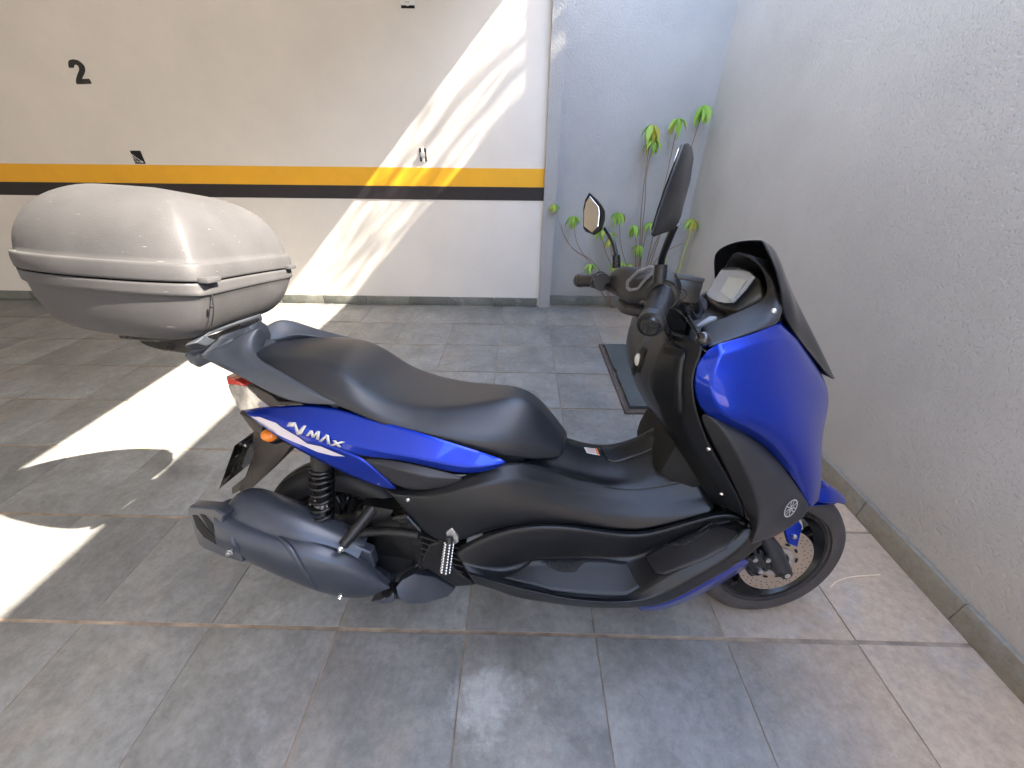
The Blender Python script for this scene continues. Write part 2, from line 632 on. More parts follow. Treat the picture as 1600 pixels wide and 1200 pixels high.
SHAPES = {
    'seat': [[(-0.145,0.0,0.845),(0.0,0.0,0.858),(0.08,0.0,0.852),(0.13,0.0,0.818),(0.19,0.0,0.772),(0.27,0.0,0.738),(0.35,0.0,0.722),(0.45,0.0,0.726),(0.535,0.0,0.742),(0.6,0.0,0.705),(0.675,0.0,0.61)],[(-0.135,-0.07,0.845),(0.0,-0.11,0.85),(0.09,-0.125,0.838),(0.15,-0.135,0.795),(0.195,-0.135,0.757),(0.27,-0.125,0.733),(0.35,-0.105,0.722),(0.45,-0.075,0.725),(0.53,-0.045,0.735),(0.595,-0.045,0.7),(0.665,-0.045,0.605)],[(-0.13,-0.105,0.81),(0.0,-0.152,0.805),(0.09,-0.165,0.79),(0.15,-0.172,0.76),(0.2,-0.172,0.732),(0.27,-0.168,0.7),(0.36,-0.162,0.685),(0.45,-0.152,0.665),(0.53,-0.132,0.66),(0.59,-0.11,0.635),(0.655,-0.075,0.59)],[(-0.11,-0.1,0.755),(0.03,-0.15,0.755),(0.1,-0.165,0.757),(0.156,-0.17,0.735),(0.2,-0.17,0.714),(0.27,-0.165,0.686),(0.366,-0.158,0.65),(0.45,-0.148,0.63),(0.52,-0.13,0.603),(0.585,-0.105,0.585),(0.655,-0.07,0.572)]],
    'tail_panel_upper': [[(-0.1648,-0.1,0.7011),(-0.053,-0.13,0.7297),(0.0314,-0.145,0.7424),(0.1036,-0.155,0.7415),(0.1859,-0.165,0.72),(0.2754,-0.17,0.6975),(0.3686,-0.17,0.6663),(0.439,-0.165,0.6407),(0.5062,-0.155,0.6107)],[(-0.1519,-0.115,0.7056),(-0.0498,-0.15,0.7097),(0.0259,-0.168,0.6958),(0.1004,-0.18,0.6741),(0.1699,-0.19,0.6563),(0.2544,-0.195,0.6416),(0.3376,-0.192,0.6241),(0.4209,-0.182,0.5967),(0.5076,-0.165,0.6113)],[(-0.1464,-0.12,0.7058),(-0.0546,-0.155,0.6949),(0.0188,-0.17,0.6769),(0.0934,-0.182,0.6536),(0.1638,-0.188,0.6289),(0.2135,-0.19,0.6296),(0.298,-0.188,0.617),(0.4203,-0.175,0.5704),(0.5065,-0.16,0.6007)]],
    'tail_panel_lower': [[(-0.1464,-0.12,0.7058),(-0.0546,-0.155,0.6949),(0.0188,-0.17,0.6769),(0.0934,-0.182,0.6536),(0.1638,-0.188,0.6289),(0.1897,-0.187,0.5976),(0.2194,-0.185,0.5615),(0.2368,-0.182,0.5367)],[(-0.1456,-0.12,0.7026),(-0.0892,-0.145,0.678),(-0.0236,-0.16,0.6373),(0.04,-0.168,0.6071),(0.1063,-0.172,0.5718),(0.1546,-0.174,0.5516),(0.1932,-0.175,0.5348),(0.2331,-0.178,0.5313)]],
    'swoosh': [(-0.1267,-0.1282,0.6987),(-0.0969,-0.1367,0.7015),(-0.0494,-0.1554,0.6953),(0.0058,-0.167,0.6679),(0.0286,-0.1696,0.651),(0.0656,-0.1763,0.6478),(0.0945,-0.1796,0.6359),(0.1223,-0.182,0.6261),(0.0916,-0.1774,0.6235),(0.0508,-0.172,0.63),(0.0161,-0.167,0.6436),(-0.0092,-0.1634,0.6507),(-0.0514,-0.1542,0.6648),(-0.0794,-0.1477,0.6808),(-0.1067,-0.1366,0.6919)],
    'letters': [[(-0.0106,-0.1595,0.7016),(0.0063,-0.161,0.7018),(0.0005,-0.1636,0.6917),(-0.0179,-0.1605,0.6913)],[(0.0012,-0.1624,0.6986),(0.0073,-0.1624,0.7004),(0.0149,-0.1684,0.6813),(0.0072,-0.1675,0.6742)],[(0.0072,-0.1675,0.6742),(0.0141,-0.1676,0.6846),(0.0269,-0.1675,0.6972),(0.0337,-0.1678,0.6965),(0.0208,-0.1703,0.6761),(0.0092,-0.1679,0.6734)],[(0.0308,-0.172,0.673),(0.0436,-0.1712,0.6879),(0.0486,-0.172,0.6864),(0.038,-0.1728,0.6726)],[(0.0435,-0.1714,0.6869),(0.0497,-0.172,0.6875),(0.0533,-0.1747,0.6719),(0.0459,-0.1741,0.6703)],[(0.046,-0.1739,0.6713),(0.0522,-0.1747,0.6708),(0.0675,-0.1733,0.6865),(0.0616,-0.1724,0.688)],[(0.0616,-0.1729,0.6872),(0.0685,-0.1733,0.6866),(0.064,-0.1768,0.6659),(0.0564,-0.1758,0.6667)],[(0.0626,-0.177,0.6627),(0.0844,-0.1762,0.6812),(0.0884,-0.1775,0.6788),(0.0707,-0.1782,0.6615)],[(0.0825,-0.1766,0.6803),(0.0904,-0.1775,0.6788),(0.0917,-0.1813,0.6574),(0.0846,-0.1804,0.6578)],[(0.0896,-0.1814,0.6553),(0.1198,-0.1827,0.6677),(0.1299,-0.1842,0.6667),(0.0984,-0.1822,0.6538)],[(0.0988,-0.1807,0.668),(0.1068,-0.1808,0.6694),(0.1189,-0.1832,0.6529),(0.1109,-0.183,0.6515)]],
    'side_insert': [[(0.1647,-0.183,0.621),(0.2116,-0.186,0.6244),(0.2781,-0.186,0.615),(0.3434,-0.182,0.5957),(0.4017,-0.172,0.5718)],[(0.1708,-0.188,0.6193),(0.2295,-0.2,0.6129),(0.2915,-0.205,0.5979),(0.3417,-0.2,0.5819),(0.4017,-0.176,0.5676)],[(0.1888,-0.18,0.5914),(0.2226,-0.18,0.5512),(0.2723,-0.185,0.5343),(0.3353,-0.182,0.538),(0.3956,-0.172,0.5518)]],
    'grab_arm_far': [[(-0.1668,0.08,0.8452),(-0.1449,0.11,0.8647),(-0.1188,0.14,0.8525),(-0.0639,0.16,0.823),(-0.002,0.175,0.8021),(0.0608,0.18,0.7868)],[(-0.1668,0.05,0.8852),(-0.1449,0.08,0.9047),(-0.1188,0.11,0.8925),(-0.0639,0.13,0.863),(-0.002,0.145,0.8421),(0.0608,0.15,0.8268)],[(-0.1697,0.04,0.8679),(-0.1381,0.06,0.878),(-0.1079,0.09,0.8749),(-0.0578,0.115,0.854),(0.0044,0.13,0.8398),(0.0678,0.14,0.8277)],[(-0.1675,0.03,0.8481),(-0.1385,0.05,0.8465),(-0.0989,0.075,0.8624),(-0.0517,0.1,0.8447),(0.0083,0.12,0.8363),(0.0718,0.13,0.8279)],[(-0.1675,0.05,0.8181),(-0.1385,0.07,0.8165),(-0.0989,0.095,0.8324),(-0.0517,0.12,0.8147),(0.0083,0.14,0.8063),(0.0718,0.15,0.7979)]],
    'grab_arm': [[(-0.1227,-0.01,0.8708),(-0.1296,-0.03,0.8497),(-0.1218,-0.06,0.8246),(-0.0972,-0.08,0.8133),(-0.0367,-0.105,0.7951),(0.0273,-0.125,0.7703),(0.0759,-0.135,0.7474),(0.1093,-0.14,0.7282)],[(-0.1227,-0.03,0.9008),(-0.1296,-0.05,0.8797),(-0.1218,-0.08,0.8546),(-0.0972,-0.1,0.8433),(-0.0367,-0.125,0.8251),(0.0273,-0.145,0.8003),(0.0759,-0.155,0.7774),(0.1093,-0.16,0.7582)],[(-0.1442,-0.05,0.8936),(-0.1435,-0.085,0.868),(-0.1239,-0.115,0.8422),(-0.0825,-0.135,0.8273),(-0.0213,-0.155,0.8111),(0.038,-0.168,0.7895),(0.078,-0.17,0.7726),(0.112,-0.166,0.7578)],[(-0.228,-0.12,0.8462),(-0.1854,-0.13,0.832),(-0.1392,-0.145,0.8194),(-0.0938,-0.155,0.8019),(-0.0465,-0.163,0.7789),(-0.0048,-0.168,0.7605),(0.0501,-0.168,0.7519),(0.1094,-0.166,0.7527)],[(-0.228,-0.07,0.8562),(-0.1854,-0.08,0.842),(-0.1392,-0.095,0.8294),(-0.0938,-0.105,0.8119),(-0.0465,-0.113,0.7889),(-0.0048,-0.118,0.7705),(0.0501,-0.118,0.7619),(0.1094,-0.116,0.7627)]],
    'red_lens': [(-0.2383,-0.04,0.7704),(-0.2306,-0.05,0.7489),(-0.1903,-0.08,0.7619),(-0.1373,-0.11,0.7707),(-0.1625,-0.1,0.7787),(-0.2023,-0.07,0.7762)],
    'clear_lens': [(-0.2306,-0.05,0.7489),(-0.2275,-0.05,0.7211),(-0.2187,-0.055,0.6927),(-0.1916,-0.075,0.687),(-0.1568,-0.09,0.6979),(-0.1126,-0.11,0.7132),(-0.0773,-0.125,0.7238),(-0.0888,-0.13,0.7385),(-0.1048,-0.125,0.7523),(-0.1348,-0.11,0.7699),(-0.1902,-0.08,0.7622)],
    'lamp_bezel': [(-0.139,-0.105,0.7688),(-0.096,-0.13,0.7773),(-0.053,-0.145,0.7638),(-0.0374,-0.15,0.7499),(0.0399,-0.155,0.7514),(-0.0293,-0.15,0.7391),(-0.0774,-0.125,0.7235),(-0.0886,-0.13,0.739),(-0.1048,-0.125,0.7523)],
    'stay_block': [(-0.2384,-0.03,0.656),(-0.2322,-0.03,0.6633),(-0.1893,-0.06,0.6636),(-0.1261,-0.1,0.6617),(-0.1329,-0.1,0.6305),(-0.1848,-0.06,0.6189),(-0.1991,-0.05,0.6247),(-0.198,-0.05,0.649),(-0.2207,-0.04,0.6509)],
    'stay': [(-0.1859,-0.06,0.6205),(-0.1499,-0.075,0.6198),(-0.0888,-0.1,0.6177),(-0.0532,-0.11,0.6065),(-0.1205,-0.085,0.5344),(-0.2236,-0.06,0.4395),(-0.2762,-0.045,0.3958),(-0.2838,-0.045,0.4087),(-0.2477,-0.05,0.4706),(-0.202,-0.055,0.5507),(-0.1898,-0.055,0.5914)],
    'stay_fork': [(-0.274,-0.02,0.4458),(-0.2793,-0.02,0.44),(-0.3637,0.02,0.3723),(-0.3669,0.02,0.348),(-0.2961,-0.03,0.4011)],
    'plate': [(-0.213,-0.1,0.596),(-0.213,0.1,0.596),(-0.29,0.1,0.458),(-0.29,-0.1,0.458)],
    'winker': [(-0.0967,-0.12,0.6423)],
    'muffler': [[(-0.2679,-0.15,0.4377),(-0.2166,-0.15,0.4765),(-0.1433,-0.15,0.4592),(-0.0784,-0.15,0.4214),(-0.0123,-0.15,0.3814),(0.0541,-0.15,0.3317),(0.1131,-0.155,0.2748),(0.1763,-0.165,0.2003)],[(-0.2276,-0.171,0.4606),(-0.1981,-0.176,0.445),(-0.133,-0.176,0.4158),(-0.0683,-0.176,0.3909),(0.013,-0.176,0.3682),(0.0711,-0.171,0.3343),(0.1256,-0.166,0.2972),(0.1833,-0.151,0.1996)],[(-0.2276,-0.179,0.4686),(-0.1981,-0.184,0.453),(-0.133,-0.184,0.4238),(-0.0683,-0.184,0.3989),(0.013,-0.184,0.3762),(0.0711,-0.179,0.3423),(0.1256,-0.174,0.3052),(0.1833,-0.159,0.2076)],[(-0.2276,-0.195,0.4706),(-0.1981,-0.2,0.455),(-0.133,-0.2,0.4258),(-0.0683,-0.2,0.4009),(0.013,-0.2,0.3782),(0.0711,-0.195,0.3443),(0.1256,-0.19,0.3072),(0.1833,-0.175,0.2096)],[(-0.2096,-0.225,0.4646),(-0.1765,-0.235,0.4482),(-0.1101,-0.24,0.4201),(-0.0466,-0.24,0.3898),(0.0226,-0.235,0.3572),(0.0819,-0.225,0.3245),(0.1309,-0.21,0.285),(0.1873,-0.18,0.2111)],[(-0.2169,-0.23,0.4094),(-0.1835,-0.24,0.3959),(-0.1212,-0.245,0.3668),(-0.0556,-0.245,0.3293),(0.013,-0.24,0.2854),(0.0708,-0.225,0.2482),(0.1289,-0.21,0.2273),(0.1889,-0.18,0.2055)],[(-0.235,-0.215,0.3449),(-0.2063,-0.222,0.3377),(-0.1488,-0.225,0.3041),(-0.0837,-0.222,0.2576),(-0.0132,-0.215,0.2085),(0.0508,-0.205,0.1731),(0.1115,-0.19,0.1495),(0.1838,-0.17,0.1867)],[(-0.235,-0.155,0.3399),(-0.2063,-0.162,0.3327),(-0.1488,-0.165,0.2991),(-0.0837,-0.162,0.2526),(-0.0132,-0.155,0.2035),(0.0508,-0.145,0.1681),(0.1115,-0.13,0.1445),(0.1838,-0.11,0.1817)],[(-0.2515,-0.08,0.3638),(-0.2114,-0.0835,0.3796),(-0.146,-0.085,0.3541),(-0.081,-0.0835,0.312),(-0.0127,-0.08,0.2675),(0.0524,-0.075,0.2249),(0.1123,-0.07,0.1847),(0.1801,-0.065,0.166)],[(-0.2679,-0.105,0.3877),(-0.2166,-0.105,0.4265),(-0.1433,-0.105,0.4092),(-0.0784,-0.105,0.3714),(-0.0123,-0.105,0.3314),(0.0541,-0.105,0.2817),(0.1131,-0.11,0.2248),(0.1763,-0.12,0.1503)]],
    'muffler_can': [[(-0.2679,-0.13,0.4257),(-0.2166,-0.13,0.4645),(-0.1433,-0.13,0.4472),(-0.0784,-0.13,0.4094),(-0.0123,-0.13,0.3694),(0.0541,-0.13,0.3197),(0.1131,-0.135,0.2628),(0.1763,-0.145,0.1883)],[(-0.2679,-0.15,0.4377),(-0.2166,-0.15,0.4765),(-0.1433,-0.15,0.4592),(-0.0784,-0.15,0.4214),(-0.0123,-0.15,0.3814),(0.0541,-0.15,0.3317),(0.1131,-0.155,0.2748),(0.1763,-0.165,0.2003)]],
    'end_cap': [(-0.2967,-0.195,0.472),(-0.2856,-0.1974,0.4779),(-0.2087,-0.2166,0.489),(-0.1782,-0.2256,0.4767),(-0.1903,-0.224,0.4528),(-0.1853,-0.2278,0.4148),(-0.1582,-0.2382,0.3647),(-0.1519,-0.2414,0.34),(-0.2166,-0.2246,0.3392),(-0.2773,-0.2086,0.3483),(-0.2955,-0.2035,0.3567),(-0.303,-0.1974,0.4166)],
    'slot_a': [(-0.2866,-0.2007,0.4508),(-0.2718,-0.2042,0.4543),(-0.2444,-0.2138,0.418),(-0.2233,-0.2205,0.3993),(-0.2288,-0.2205,0.3781),(-0.2655,-0.2103,0.3907),(-0.2827,-0.2042,0.4153)],
    'slot_b': [(-0.2588,-0.2071,0.4607),(-0.2423,-0.2114,0.4602),(-0.225,-0.2173,0.4398),(-0.2237,-0.2199,0.4072),(-0.238,-0.2154,0.4184)],
    'shield_rib_a': [(-0.1985,-0.2039,0.4558),(-0.1887,-0.2246,0.4534),(-0.1685,-0.2377,0.4244),(-0.1573,-0.2412,0.38),(-0.1673,-0.2255,0.3213)],
    'shield_rib_b': [(-0.0677,-0.201,0.4006),(-0.0466,-0.2275,0.3901),(-0.0181,-0.2386,0.3651),(0.0022,-0.2397,0.3104),(0.0137,-0.2286,0.2494)],
    'header': [(0.174,-0.17,0.1877),(0.2036,-0.15,0.1591),(0.2512,-0.12,0.1502),(0.2971,-0.08,0.0919)],
    'header_cover': [(0.2025,-0.17,0.1999),(0.2171,-0.16,0.2147),(0.2503,-0.14,0.2199),(0.2994,-0.12,0.19),(0.358,-0.11,0.1366),(0.338,-0.13,0.1239),(0.2768,-0.16,0.1296),(0.2338,-0.18,0.1498),(0.2109,-0.185,0.1815)],
    'header_tip': [(0.1628,-0.19,0.1704),(0.1887,-0.18,0.1926),(0.2022,-0.19,0.1869),(0.1987,-0.19,0.1614),(0.1696,-0.185,0.148),(0.1238,-0.18,0.147)],
    'bolts_muffler': [(0.1039,-0.235,0.3947),(-0.1674,-0.25,0.3868),(0.0792,-0.235,0.233)],
    'side_cover': [[(0.205,-0.158,0.5304),(0.3008,-0.166,0.5302),(0.3758,-0.168,0.557),(0.4365,-0.158,0.58),(0.5137,-0.128,0.5965),(0.5959,-0.103,0.5663),(0.6986,-0.096,0.5299),(0.8021,-0.096,0.5016),(0.8936,-0.096,0.509),(1.0015,-0.1,0.5494)],[(0.205,-0.17,0.5264),(0.3008,-0.178,0.5262),(0.3758,-0.18,0.553),(0.4365,-0.17,0.576),(0.5137,-0.14,0.5925),(0.5959,-0.115,0.5623),(0.6986,-0.108,0.5259),(0.8021,-0.108,0.4976),(0.8936,-0.108,0.505),(1.0015,-0.112,0.5454)],[(0.2241,-0.185,0.5228),(0.312,-0.193,0.5189),(0.3878,-0.197,0.5434),(0.4616,-0.187,0.5684),(0.5386,-0.163,0.5657),(0.6206,-0.14,0.5337),(0.7146,-0.127,0.5002),(0.8082,-0.127,0.4796),(0.908,-0.127,0.4794),(1.0257,-0.13,0.5061)],[(0.2613,-0.19,0.4722),(0.3508,-0.203,0.4649),(0.4228,-0.205,0.4695),(0.4933,-0.195,0.4815),(0.5727,-0.178,0.4826),(0.6547,-0.163,0.4738),(0.7389,-0.153,0.4591),(0.8317,-0.15,0.444),(0.9237,-0.15,0.4559),(1.0309,-0.15,0.492)],[(0.3049,-0.178,0.3886),(0.3642,-0.192,0.3789),(0.4195,-0.192,0.4041),(0.4844,-0.182,0.4265),(0.5742,-0.172,0.4379),(0.6656,-0.162,0.431),(0.7586,-0.157,0.4161),(0.8592,-0.157,0.4078),(0.9524,-0.157,0.4446),(1.0453,-0.157,0.4843)]],
    'footboard': [[(0.3808,-0.195,0.3656),(0.4311,-0.193,0.4034),(0.5091,-0.185,0.4342),(0.5983,-0.177,0.4431),(0.6889,-0.172,0.4344),(0.7819,-0.165,0.4158),(0.8623,-0.163,0.4091),(0.9497,-0.163,0.4475),(1.0313,-0.163,0.4846),(1.0843,-0.165,0.4922),(1.1231,-0.17,0.4625)],[(0.3832,-0.21,0.3634),(0.4329,-0.208,0.4009),(0.5098,-0.2,0.4352),(0.5976,-0.193,0.4467),(0.6867,-0.188,0.4381),(0.7787,-0.18,0.4167),(0.8586,-0.177,0.4071),(0.945,-0.177,0.4452),(1.0302,-0.177,0.4823),(1.0802,-0.18,0.4906),(1.1196,-0.187,0.465)],[(0.3996,-0.215,0.3396),(0.4564,-0.21,0.3179),(0.5108,-0.2,0.3012),(0.5742,-0.185,0.3216),(0.654,-0.175,0.3261),(0.7479,-0.17,0.3254),(0.8476,-0.165,0.3227),(0.8851,-0.165,0.3462),(0.9723,-0.163,0.4096),(1.0427,-0.163,0.4513),(1.0854,-0.168,0.4652)],[(0.4143,-0.228,0.3261),(0.4719,-0.235,0.3172),(0.5289,-0.243,0.3073),(0.5934,-0.25,0.2991),(0.6655,-0.255,0.287),(0.7454,-0.255,0.2825),(0.8417,-0.25,0.2837),(0.8938,-0.243,0.3439),(0.9766,-0.235,0.3865),(1.0511,-0.225,0.4356),(1.0881,-0.212,0.4776)],[(0.4205,-0.238,0.3264),(0.478,-0.25,0.321),(0.5341,-0.26,0.3138),(0.6004,-0.267,0.3061),(0.6711,-0.272,0.2944),(0.7497,-0.272,0.2878),(0.8576,-0.265,0.2872),(0.9236,-0.257,0.3213),(0.9958,-0.247,0.3715),(1.0752,-0.233,0.4247),(1.1113,-0.217,0.4829)],[(0.4326,-0.225,0.2805),(0.4878,-0.232,0.2713),(0.5378,-0.238,0.2519),(0.6119,-0.242,0.2471),(0.6942,-0.245,0.2371),(0.7758,-0.245,0.2369),(0.8755,-0.245,0.2443),(0.9359,-0.24,0.2614),(1.0071,-0.235,0.3218),(1.0925,-0.222,0.3786),(1.1439,-0.205,0.4249)],[(0.4326,-0.175,0.2605),(0.4878,-0.182,0.2513),(0.5378,-0.188,0.2319),(0.6119,-0.192,0.2271),(0.6942,-0.195,0.2171),(0.7758,-0.195,0.2169),(0.8755,-0.195,0.2243),(0.9359,-0.19,0.2414),(1.0071,-0.185,0.3018),(1.0925,-0.172,0.3586),(1.1439,-0.155,0.4049)]],
    'belly_panel': [[(0.8345,-0.235,0.2435),(0.9224,-0.232,0.2623),(0.9971,-0.225,0.3124),(1.0718,-0.215,0.3602),(1.1123,-0.205,0.3788)],[(0.8654,-0.225,0.2148),(0.9424,-0.222,0.2289),(1.018,-0.215,0.2828),(1.0945,-0.205,0.3361),(1.1304,-0.195,0.3571)],[(0.8904,-0.17,0.1389),(0.9727,-0.17,0.1506),(1.0559,-0.16,0.2036),(1.1378,-0.15,0.2621),(1.1754,-0.14,0.2878)]],
    'mat_rear': [(0.5049,-0.2315,0.3107),(0.5759,-0.185,0.3238),(0.6012,-0.1819,0.3265),(0.688,-0.1747,0.3251),(0.7648,-0.1713,0.3239),(0.8307,-0.1733,0.3197),(0.8506,-0.2359,0.2989),(0.8166,-0.2479,0.2851),(0.7636,-0.2499,0.2848),(0.7011,-0.2499,0.2874),(0.6288,-0.2489,0.2942),(0.5807,-0.2408,0.3001)],
    'mat_rear_ribs': [(0.6012,-0.1817,0.3243),(0.7236,-0.1749,0.3237),(0.6906,-0.2044,0.31),(0.6556,-0.2066,0.3107),(0.6261,-0.197,0.3155)],
    'mat_front': [(0.8786,-0.1725,0.3414),(0.9026,-0.1682,0.3577),(0.9655,-0.1667,0.4033),(1.0394,-0.1683,0.4476),(1.0553,-0.1815,0.4567),(1.0712,-0.203,0.4642),(1.0726,-0.2154,0.4608),(1.0398,-0.2281,0.4243),(0.9925,-0.2346,0.3928),(0.9052,-0.2386,0.3501),(0.8876,-0.2268,0.3417)],
    'mat_front_ribs': [(0.9147,-0.1672,0.3796),(1.0311,-0.1647,0.449),(1.0223,-0.1805,0.4334),(0.9671,-0.1916,0.3954),(0.9323,-0.1751,0.3764)],
    'tunnel': [[(0.6396,0.0,0.6138),(0.684,0.0,0.5951),(0.7177,0.0,0.5795),(0.7672,0.0,0.5724),(0.81,0.0,0.5787),(0.851,0.0,0.5972),(0.8849,0.0,0.6255),(0.9141,0.0,0.6618)],[(0.6162,-0.05,0.5936),(0.6698,-0.05,0.5685),(0.7233,-0.05,0.5539),(0.7817,-0.05,0.5461),(0.8332,-0.05,0.5539),(0.8876,-0.05,0.5756),(0.9349,-0.05,0.6038),(0.9657,-0.05,0.6338)],[(0.5747,-0.085,0.5705),(0.6472,-0.085,0.5475),(0.7101,-0.085,0.5257),(0.7782,-0.085,0.5117),(0.8291,-0.085,0.5159),(0.8926,-0.085,0.5381),(0.9547,-0.085,0.561),(1.0014,-0.085,0.5802)],[(0.5137,-0.14,0.5925),(0.5959,-0.115,0.5623),(0.6472,-0.1115,0.5441),(0.6986,-0.108,0.5259),(0.8021,-0.108,0.4976),(0.8479,-0.108,0.5013),(0.8936,-0.108,0.505),(1.0015,-0.112,0.5454)]],
    'tank_lid': [(0.7695,-0.0035,0.5707),(0.772,-0.0247,0.5597),(0.7824,-0.045,0.5491),(0.8023,-0.0507,0.5485),(0.8488,-0.046,0.5629),(0.9101,-0.0436,0.5946),(0.9127,-0.0372,0.6017),(0.9065,-0.0183,0.6208),(0.8983,-0.0044,0.6341),(0.875,-0.0023,0.6143),(0.8406,-0.0013,0.5915),(0.7991,-0.0016,0.5762)],
    'sticker': [(0.7207,-0.0129,0.5727),(0.7582,-0.0097,0.569),(0.7629,-0.0319,0.5576),(0.7265,-0.0302,0.5633)],
    'rack_front': [(-0.1893,-0.1623,0.9007),(-0.2038,-0.0886,0.9138),(-0.2177,-0.0027,0.9111),(-0.2213,0.12,0.9133),(-0.224,0.1249,0.9001),(-0.2267,0.1216,0.8883),(-0.2261,0.03,0.8877),(-0.2207,-0.0273,0.8878),(-0.2147,-0.0764,0.8815),(-0.2073,-0.1173,0.8775)],
    'rack_gap': [(-0.2108,-0.0804,0.8845),(-0.2168,-0.0354,0.8892),(-0.2227,0.026,0.8902),(-0.2231,0.116,0.8934),(-0.2256,0.1103,0.8828),(-0.2268,0.0669,0.8798),(-0.2206,-0.0231,0.8803)],
    'rail_bridge': [(-0.2669,-0.115,0.8535),(-0.2219,-0.1,0.874),(-0.1961,-0.06,0.8895),(-0.1771,0.0,0.8978),(-0.1624,0.03,0.9098),(-0.1513,0.04,0.8934),(-0.1536,0.03,0.8629),(-0.1629,0.0,0.8699),(-0.1589,-0.04,0.8797),(-0.1695,-0.08,0.8796),(-0.2069,-0.1,0.8601),(-0.2468,-0.115,0.8421)],
    'rack_under': [(-0.4251,-0.06,0.8669),(-0.403,-0.06,0.8515),(-0.3662,-0.07,0.8452),(-0.2764,-0.1,0.848),(-0.2048,-0.12,0.8787),(-0.1898,-0.12,0.9006),(-0.314,-0.08,0.8754)],
    'leg_shield': [[(0.8741,0.1,0.8664),(0.866,0.1,0.8176),(0.8649,0.1,0.7674),(0.8985,0.1,0.7085),(0.9538,0.1,0.6373),(1.0122,0.1,0.5588),(1.0785,0.1,0.4699),(1.1314,0.1,0.4002)],[(0.8554,0.03,0.8864),(0.8383,0.03,0.8354),(0.8353,0.03,0.7902),(0.8688,0.03,0.7313),(0.9167,0.02,0.6691),(0.9725,0.02,0.5963),(1.0356,0.02,0.5138),(1.0846,0.02,0.4491)],[(0.8537,-0.06,0.9142),(0.8364,-0.06,0.8501),(0.8355,-0.06,0.7968),(0.8678,-0.06,0.7353),(0.9107,-0.06,0.675),(0.9634,-0.06,0.6046),(1.0187,-0.06,0.5309),(1.06,-0.06,0.4764)],[(0.8621,-0.13,0.9378),(0.8438,-0.13,0.8715),(0.845,-0.13,0.813),(0.8695,-0.13,0.7456),(0.9071,-0.13,0.6786),(0.9553,-0.13,0.6122),(1.0047,-0.13,0.5405),(1.0404,-0.13,0.4888)],[(0.8792,-0.19,0.9369),(0.866,-0.195,0.8875),(0.8692,-0.195,0.8349),(0.8869,-0.195,0.7679),(0.9213,-0.195,0.6976),(0.9719,-0.19,0.6291),(1.0234,-0.185,0.56),(1.0629,-0.178,0.5037)],[(0.9019,-0.228,0.9287),(0.8892,-0.228,0.8889),(0.8875,-0.228,0.8478),(0.9103,-0.226,0.783),(0.9489,-0.22,0.7124),(1.0023,-0.215,0.6379),(1.0612,-0.205,0.5544),(1.093,-0.195,0.4958)]],
    'side_apron': [[(0.9164,-0.222,0.7808),(0.9376,-0.218,0.7432),(0.9724,-0.212,0.6905),(1.0079,-0.208,0.6363),(1.0385,-0.205,0.5893),(1.0728,-0.2,0.534),(1.0976,-0.2,0.495),(1.1049,-0.205,0.469)],[(0.934,-0.235,0.7795),(0.9606,-0.247,0.7587),(0.9964,-0.252,0.7104),(1.0295,-0.252,0.6571),(1.0624,-0.248,0.6029),(1.0889,-0.243,0.5495),(1.0967,-0.24,0.5041),(1.091,-0.238,0.4521)],[(0.9879,-0.225,0.7636),(1.0088,-0.242,0.7417),(1.0507,-0.242,0.698),(1.0881,-0.238,0.6499),(1.1232,-0.232,0.598),(1.1472,-0.226,0.5476),(1.1499,-0.222,0.5007),(1.1319,-0.222,0.4519)],[(1.0765,-0.19,0.7116),(1.118,-0.195,0.6766),(1.1575,-0.196,0.6245),(1.2039,-0.186,0.577),(1.2333,-0.178,0.543),(1.2636,-0.168,0.5082),(1.2463,-0.175,0.4776),(1.1821,-0.195,0.4451)],[(1.0765,-0.16,0.7016),(1.118,-0.165,0.6666),(1.1575,-0.166,0.6145),(1.2039,-0.156,0.567),(1.2333,-0.148,0.533),(1.2636,-0.138,0.4982),(1.2463,-0.145,0.4676),(1.1821,-0.165,0.4351)]],
    'emblem': [(1.1762,-0.2115,0.5383)],
    'bolts_cover': [(0.9551,-0.222,0.6936),(1.0254,-0.212,0.555),(0.2665,-0.2,0.5104),(0.2704,-0.19,0.4307)],
